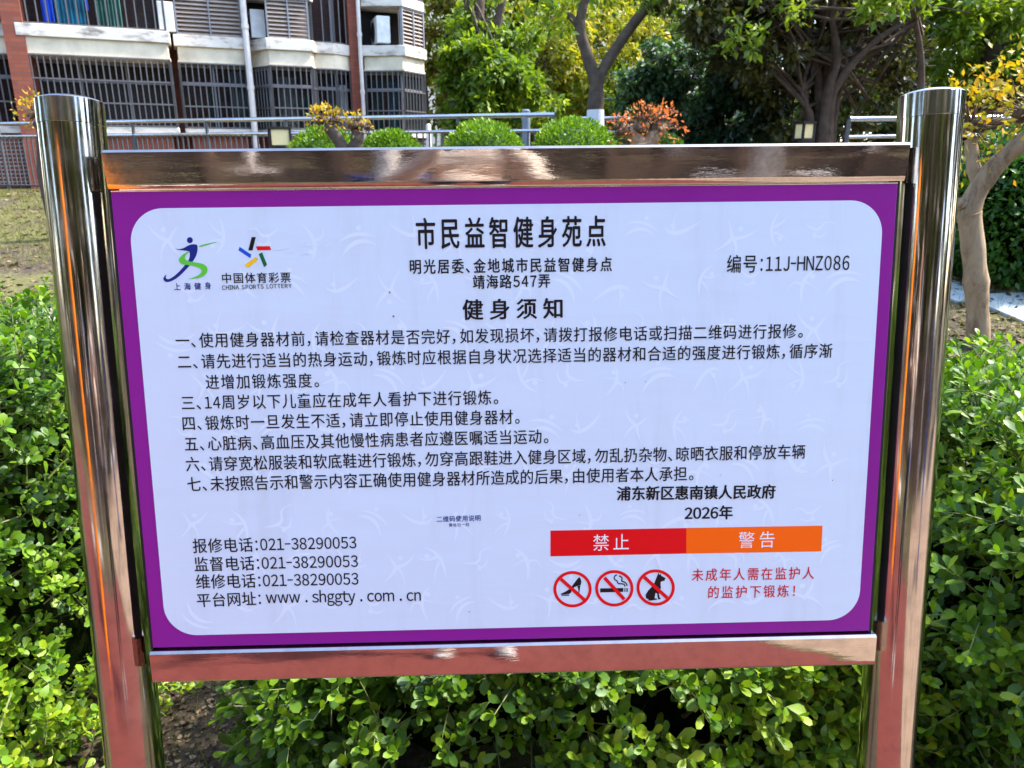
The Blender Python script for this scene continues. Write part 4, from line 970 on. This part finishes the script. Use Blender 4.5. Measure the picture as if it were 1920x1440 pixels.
tree('broadleaf_tree', [([g, at(1862,180,Y), at(1858,90,Y), at(1862,-40,Y)], .26, .14)], [(at(1800,60,Y), .9, 1200), (at(1905,60,Y+.4), 1.0, 1600), (at(1900,150,Y-.3), .8, 1400), (at(1860,-30,Y), 1.3, 1500), (at(1780,150,Y+.5), .8, 1000), (at(1950,20,Y), 1.2, 1500), (at(1745,40,Y), .8, 1000)], 'light_green', 'bark_dark', 'green tree with a thick dark trunk behind the yellow leaved crape myrtle', .16, 1, 29, twigs=10)
# round evergreen shrub behind the crape myrtle
r_ = np.random.default_rng(33); g = gxy(1905, 7.3); c = np.array(at(1905, 405, 7.3)); n = 12000
root = empty('evergreen_shrub', g, 'dense dark green round shrub behind the tan trunk at the right edge', 'shrub')
d = nrm(r_.normal(size=(n,3))); P = c + d*np.array([.78,.75,.78])*(r_.uniform(.7,1.04,n)+.08*noise3(d*3, 2.4, 8))[:,None]
scatter('foliage', LEAF4, P, d + r_.normal(size=(n,3))*.6, r_.normal(size=(n,3))*.5+d*.6+np.array([0,0,.6]), r_.uniform(.05,.10,n), M['ever_leaf'], root, np.array(g))
o = MB(g); o.tube([(g.x,g.y,g.z-.05),(g.x,g.y,c[2])], [.05,.03], 8); o.build('stem', M['brown_twig'], root, 50)
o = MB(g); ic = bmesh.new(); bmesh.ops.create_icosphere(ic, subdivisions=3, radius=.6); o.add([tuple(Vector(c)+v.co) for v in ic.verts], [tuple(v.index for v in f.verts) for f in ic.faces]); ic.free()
o.build('inner_growth', M['dark_core'], root, 80)  # dark ball painted as shade behind the outer leaves

# far rows of trees that close the view
rf = random.Random(5); TK = [('mid_green','dense mid green tree'), ('light_green','fresh green tree'), ('yellow_green','golden green tree'), ('olive','dull olive tree'), ('dark_green','dark green tree')]
def far_tree(px, Y, h, k, label, seed, leaf=.24):
    r2_ = np.random.default_rng(seed); g = gxy(px, Y); b0 = g - Vector((0,0,.2)); tp = g + Vector((r2_.normal()*.3, r2_.normal()*.3, h*.8))
    blobs = []
    for i in range(9):
        t = r2_.uniform(.12, 1); rr = h*.17*(1.25-.5*t)*r2_.uniform(.8,1.2); an = r2_.uniform(0, 6.28); q = h*.20*r2_.uniform(.1,1)
        blobs.append(((g.x+math.cos(an)*q, g.y+math.sin(an)*q, g.z+h*t*.95), rr, 620))
    tree('backdrop_tree', [([b0, g+Vector((0,0,h*.3)), tp], .16, .05)], blobs, TK[k][0], 'bark_dark', label, leaf, 1, seed, 'trees closing the view behind the garden', twigs=8)
FT = [(800,24,8.2,1,'above the corner of the brick building'),(880,28,9.0,2,'between the building corner and the fresh light green tree'),(965,25,6.4,0,'right of the fresh light green tree'),(1060,29,8.6,1,'behind the fork of the bare limbed tree'),(1140,24,6.0,2,'low behind the right limb of the forked tree'),(1215,28,9.0,0,'above the blue green bush'),(1300,24,8.6,1,'between the two evergreen bushes'),(1400,26,9.0,4,'behind the dark evergreen mass'),(1500,23,8.4,3,'behind the garden lamp'),(1600,25,9.0,4,'behind the many slanting stems'),(1690,22,8.2,0,'behind the right post'),(1790,24,9.0,1,'behind the yellow leaved crape myrtle'),(1890,22,8.5,0,'behind the thick dark trunk at the right edge'),(1990,24,9.0,4,'beyond the right edge')]
for i, (px, Y, h, k, wh) in enumerate(FT): far_tree(px, Y, h, k, TK[k][1] + ' far back ' + wh, 100+i)
HB = [(1450,17.5,2.6,4,'low dark thicket behind the garden lamp'),(1650,15.5,2.4,0,'low green thicket behind the bright steel railing'),(1000,20,2.4,0,'low green thicket behind the long railing'),(1200,19,2.8,1,'low fresh green thicket behind the short railing'),(1780,16,2.6,3,'low olive thicket right of the right post')]
for i, (px, Y, h, k, wh) in enumerate(HB):
    r2_ = np.random.default_rng(200+i); g = gxy(px, Y); bl = [((g.x+r2_.uniform(-1.8,1.8), g.y+r2_.uniform(-.6,.6), g.z+r2_.uniform(.3,1)*h*.8), h*.32, 600) for _ in range(9)]
    tree('thicket', [([g-Vector((0,0,.1)), g+Vector((.1,0,h*.4)), g+Vector((0,.1,h*.8))], .06, .02)], bl, TK[k][0], 'bark_dark', wh, .16, 1, 200+i, 'thickets under the far trees', 'thicket')
for i, (x, y, h, k, wh) in enumerate([(15,10,7,0,'right of the garden beyond the service road'),(19,15,8,1,'far right beyond the service road'),(17,21,8,4,'far right behind the broad green tree'),(23,9,7,3,'farthest right at the end of the service road'),(-20,12,8,0,'left of the brick apartment block'),(-24,7,7,4,'far left of the brick apartment block'),(-17,5,6,1,'left of the lawn'),(-26,16,8,3,'farthest left behind the brick apartment block')]):
    far_tree(960 + x/y*F*1.06, y, h, k, TK[k][1] + ' ' + wh, 400+i, .3)
# pale apartment block glimpsed through the far trees
g = Vector((4, 52, 1)); root = empty('distant_building', g, 'pale beige apartment block glimpsed through the far trees', 'building', None, .12)
M['beige'] = plain('beige_render', (.62,.54,.44), .8, 0, .1, .5)
o = MB(); o.box((-16,0,-.5), (14,10,24)); o.build('wall', M['beige'], root)
o = MB(); o.box((-16.4,-.4,24.003), (14.4,10.4,24.5)); o.build('roof', M['render'], root)
for s in range(7):
    for k in range(10):
        x = -14.5 + k*2.9; z = 1.2 + s*3.1; o = MB(); o.box((x,-.06,z), (x+1.5,-.004,z+1.6)); wn = o.build('window', M['glass'], root)
        o = MB(); o.box((x-.1,-.16,z-.14), (x+1.6,-.003,z-.004)); o.build('sill', M['render'], wn)

# ------------------------------------------------------------------ BEHIND THE VIEWER (seen mirrored in the polished steel)
M['brown_wall'] = plain('brown_render', (.13,.085,.065), .85, 0, .2, .6)
M['brown_wood'] = plain('weathered_brown_timber', (.12,.078,.055), .8, 0, .4, 4)
root = empty('slatted_fence', (.5,-5.6,0), 'long low brown slatted fence behind the red court, mirrored in the steel', 'fence')
o = MB((.5,-5.6,0))  # invented fence, out of view, gives the rails a brown mirror image
for z0_, z1_ in ((.12,.42),(.5,.8),(.92,1.1),(1.3,1.42)): o.box((-10.9,-5.63,z0_), (10.9,-5.6,z1_))
o.build('slats', M['brown_wood'], root)
for k in range(17):
    x = -10.8 + k*1.35; o = MB((.5,-5.6,0)); o.box((x-.06,-5.599,-.05), (x+.06,-5.48,1.55)); o.build('post', M['brown_wood'], root)
root = empty('brown_building', (-2, -19, 0), 'brown apartment block mirrored in the polished posts', 'building', None, -.06)  # unseen block, tall enough to keep low sky out of the steel
o = MB(); o.box((-24,-10,-.3), (24,0,12.5)); o.build('wall', M['brown_wall'], root)
o = MB(); o.box((-24.4,-10.4,12.503), (24.4,.4,13)); o.build('roof', M['render'], root)
for s_ in range(3):
    o = MB(); o.box((-24,.004,2.6+s_*3), (24,.7,2.8+s_*3)); o.build('ledge', M['render'], root)
    for k in range(12):
        x = -22.5 + k*3.8; z = .9 + s_*3; o = MB(); o.box((x,.003,z), (x+2.1,.05,z+1.5)); o.build('window', M['glass'], root)
BT = [(-11.5,-10.5,5.5,4),(-8.2,-12.5,6.2,0),(-5.6,-9.5,5.2,4),(-2.6,-11.5,6.0,3),(.6,-10.0,5.4,4),(3.4,-12.0,6.2,0),(6.2,-9.4,5.2,3),(9.4,-11.5,6.0,4),(8.5,-4.5,4.6,0),(-11,-4,5,3),(11.5,1.5,5.0,4),(9.5,-1.2,4.8,4),(12,-7,5.4,0),(8.8,3.6,4.6,4),(-9.5,-.8,4.6,4),(-12,-7.5,5.4,0),(-10,2.4,4.6,4),(9.6,6.2,5.2,0),(11.5,9.5,5.6,4),(13.5,12.5,6,0),(-11,5.5,5.2,0),(-13,8.5,5.6,4)]  # out-of-view trees, added so the steel mirrors less bright sky
BT = [(x, y, h*(1.3 if y < -9 else 1.1), k) for x, y, h, k in BT]
for i, (x, y, h, k) in enumerate(BT):
    r2_ = np.random.default_rng(300+i); g = Vector((x, y, 0)); bl = []
    for j in range(9):
        t = r2_.uniform(.22, 1); an = r2_.uniform(0, 6.28); q = h*.22*r2_.uniform(.1, 1); bl.append(((x+math.cos(an)*q, y+math.sin(an)*q, h*t*.95), h*.19*(1.2-.4*t), 420))
    tree('backdrop_tree', [([g-Vector((0,0,.1)), g+Vector((0,.1,h*.35)), g+Vector((.2,0,h*.85))], .15, .05)], bl, 'olive' if k != 0 else 'mid_green', 'bark_dark', ['dark broad tree behind the viewer mirrored in the steel'][0] , .3, 1, 300+i, 'trees mirrored in the polished steel', twigs=6)
M['paint_orange'] = plain('orange_paint', (.85,.25,.012), .4, 0, .05); M['paint_blue'] = plain('blue_paint', (.03,.09,.42), .4, 0, .05); M['paint_grey'] = plain('light_grey_paint', (.55,.53,.50), .5, 0, .08)
def station(x, y, rz, c1, c2, label, wd=.16):
    r2_ = empty('exercise_station', (x, y, 0), label, 'exercise machine', 'outdoor exercise machines on the red court', rz)
    o = MB(); o.tube([(0,0,0),(0,0,2.15)], wd/2, 20); o.lathe([(wd/2+.004,2.13),(wd/2+.004,2.17),(wd/4,2.2)], (0,0,0), 20); o.lathe([(.2,0),(.2,.012)], (0,0,0.001), 20); o.build('post', M[c1], r2_, 40)
    o = MB(); o.tube([(-.9,0,1.75),(-.1,0,1.9),(.1,0,1.9),(.9,0,1.75)], .03, 10)
    for s in (-1,1): o.tube([(s*.85,0,1.76),(s*.85,.02,1.2)], .02, 8); o.tube([(s*.85-.12,0,1.2),(s*.85+.12,0,1.2)], .02, 8)
    o.build('pull_arm', M[c2], r2_, 50)
    o = MB()
    for s in (-1,1): o.box((s*.45-.19,-.18,.46), (s*.45+.19,.18,.5)); o.tube([(s*.45,0,.46),(0,0,.3)], .03, 8)
    o.build('seat', M[c2], r2_, 40)
station(2.7, -4.8, .3, 'paint_grey', 'paint_grey', 'plain pale grey exercise machine at the far side of the court', .2)
station(-1.85, -1.0, -.5, 'paint_orange', 'paint_grey', 'thick orange post exercise machine with grey seats mirrored in the right post', .42)
station(-.9, -5.2, .9, 'paint_grey', 'paint_blue', 'pale grey exercise machine with blue arms in the middle of the court', .22)
station(3.2, -1.6, 1.3, 'paint_blue', 'paint_grey', 'blue post exercise machine at the edge of the court', .2)
# the photographer
def skinned(name, chains, mt, parent=None, sub=2, off=(0,0,0)):
    """chains: list of [(x,y,z,r) or index ...]; grows one continuous skin surface"""
    V, RD, E = [], [], []
    for ch in chains:
        prev = None
        for q in ch:
            if isinstance(q, int): i = q
            else: V.append(Vector(q[:3]) - Vector(off)); RD.append(q[3]); i = len(V)-1
            if prev is not None: E.append((prev, i))
            prev = i
    me = bpy.data.meshes.new(name); me.from_pydata(V, E, []); ob = bpy.data.objects.new(name, me); COL.objects.link(ob)
    sk = ob.modifiers.new('Skin', 'SKIN'); sk.use_smooth_shade = True
    if not me.skin_vertices: return ob
    for i, d in enumerate(me.skin_vertices[0].data): d.radius = (RD[i], RD[i]); d.use_root = (i == 0)
    sb = ob.modifiers.new('Sub', 'SUBSURF'); sb.levels = sub; sb.render_levels = sub
    bpy.context.view_layer.update()
    m2 = bpy.data.meshes.new_from_object(ob.evaluated_get(bpy.context.evaluated_depsgraph_get()))
    bpy.data.objects.remove(ob); m2.materials.clear(); m2.materials.append(mt)
    m2.polygons.foreach_set('use_smooth', [True]*len(m2.polygons))
    return link(bpy.data.objects.new(name, m2), parent)
M['skin'] = plain('skin', (.50,.30,.21), .5, 0, .05); M['jacket'] = plain('beige_jacket', (.66,.57,.47), .8, 0, .1, 8); M['trouser'] = plain('dark_trousers', (.03,.032,.04), .8, 0, .2); M['shoe'] = plain('grey_shoes', (.42,.41,.40), .6, 0, .3, 15); M['hair'] = plain('black_hair', (.012,.010,.009), .5, 0, .3, 20)
PO = (0, -.52, 0); BACK = -.25
def arm(s, k): # k scales the radii
    return [(s*.12,-.50,1.36,.075*k), (s*.195,-.50,1.345,.062*k), (s*.29,-.38,1.16,.048*k), (s*.20,-.22,1.33,.040*k), (s*.115,-.10,1.475,.030*k)]
def leg(s, k): return [(s*.09,-.52,.86,.088*k), (s*.11,-.50,.50,.062*k), (s*.12,-.53,.12,.042*k)]
ch = [[(0,-.53,.95,.135), (0,-.52,1.12,.125), (0,-.51,1.30,.14), (0,-.49,1.44,.06), (0,-.47,1.52,.055), (0,-.455,1.60,.085), (0,-.455,1.68,.088), (0,-.465,1.74,.055)]]
n0 = 8
for s in (-1, 1): ch.append([2] + arm(s, .85))
for s in (-1, 1): ch.append([0] + leg(s, .85) + [(s*.12,-.50,.05,.035), (s*.13,-.38,.035,.028)])
# hands: palm and five fingers rooted at each wrist
wi = {-1: n0+4, 1: n0+9}
for s in (-1, 1):
    palm = n0 + 10 + 10 + (0 if s < 0 else 2)
    ch.append([wi[s], (s*.098,-.072,1.515,.024), (s*.090,-.050,1.535,.022)])
pidx = {-1: (28, 29), 1: (30, 31)}
for s in (-1, 1):
    p0, p1 = pidx[s]
    for j, zz in enumerate((1.567, 1.550, 1.533, 1.518)): ch.append([p1, (s*.090,-.028,zz,.0085), (s*.083,-.012,zz+.002,.008), (s*.070,-.010,zz+.003,.007)])
    ch.append([p0, (s*.080,-.055,1.505,.010), (s*.062,-.046,1.520,.009), (s*.048,-.042,1.528,.008)])
person = skinned('person', ch, M['skin'], None, 2, PO); person.location = (-.07, PO[1]+BACK, 0)
tag(person, 'person in beige jacket and dark trousers holding up a phone, mirrored in the rail', 'person')
skinned('jacket_sleeves', [[(0,-.51,1.20,.10), (0,-.51,1.30,.145), (0,-.50,1.40,.075)], [1]+arm(-1,1.4), [1]+arm(1,1.4)], M['jacket'], person, 2, PO)
skinned('jacket_body', [[(0,-.53,.86,.17), (0,-.525,1.00,.165), (0,-.52,1.14,.17), (0,-.515,1.28,.172)]], M['jacket'], person, 2, PO)
skinned('trousers', [[(0,-.53,.93,.145)], [0]+leg(-1,1.2), [0]+leg(1,1.2)], M['trouser'], person, 2, PO)
skinned('hair', [[(0,-.485,1.60,.06), (0,-.492,1.68,.088), (0,-.475,1.745,.075), (0,-.43,1.765,.05)]], M['hair'], person, 2, PO)
for s in (-1, 1): skinned('shoe', [[(s*.12,-.56,.05,.042), (s*.125,-.48,.055,.045), (s*.13,-.38,.04,.042), (s*.132,-.31,.032,.03)]], M['shoe'], person, 2, PO)
def blob(name, c, r, mt):
    b_ = bmesh.new(); bmesh.ops.create_uvsphere(b_, u_segments=12, v_segments=8, radius=1); o = MB(PO)
    o.add([(c[0]+v.co.x*r[0], c[1]+v.co.y*r[1], c[2]+v.co.z*r[2]) for v in b_.verts], [tuple(v.index for v in f.verts) for f in b_.faces]); b_.free(); return o.build(name, mt, person, 60)
for s in (-1, 1): blob('eye', (s*.034,-.372,1.655), (.014,.010,.009), M['hair']); blob('ear', (s*.083,-.455,1.645), (.012,.022,.034), M['skin'])
blob('nose', (0,-.362,1.625), (.014,.022,.022), M['skin']); blob('mouth', (0,-.372,1.580), (.026,.010,.007), M['red_lip'] if 'red_lip' in M else M['skin'])
o = MB((0,-.03,1.545)); o.box((-.080,-.036,1.508), (.080,-.027,1.584)); ph = o.build('phone', M['black_gap'], None, None, .003); ph.location = (-.07,-.03+BACK,1.545)
tag(ph, 'black phone held sideways in both hands, mirrored in the steel', 'phone')
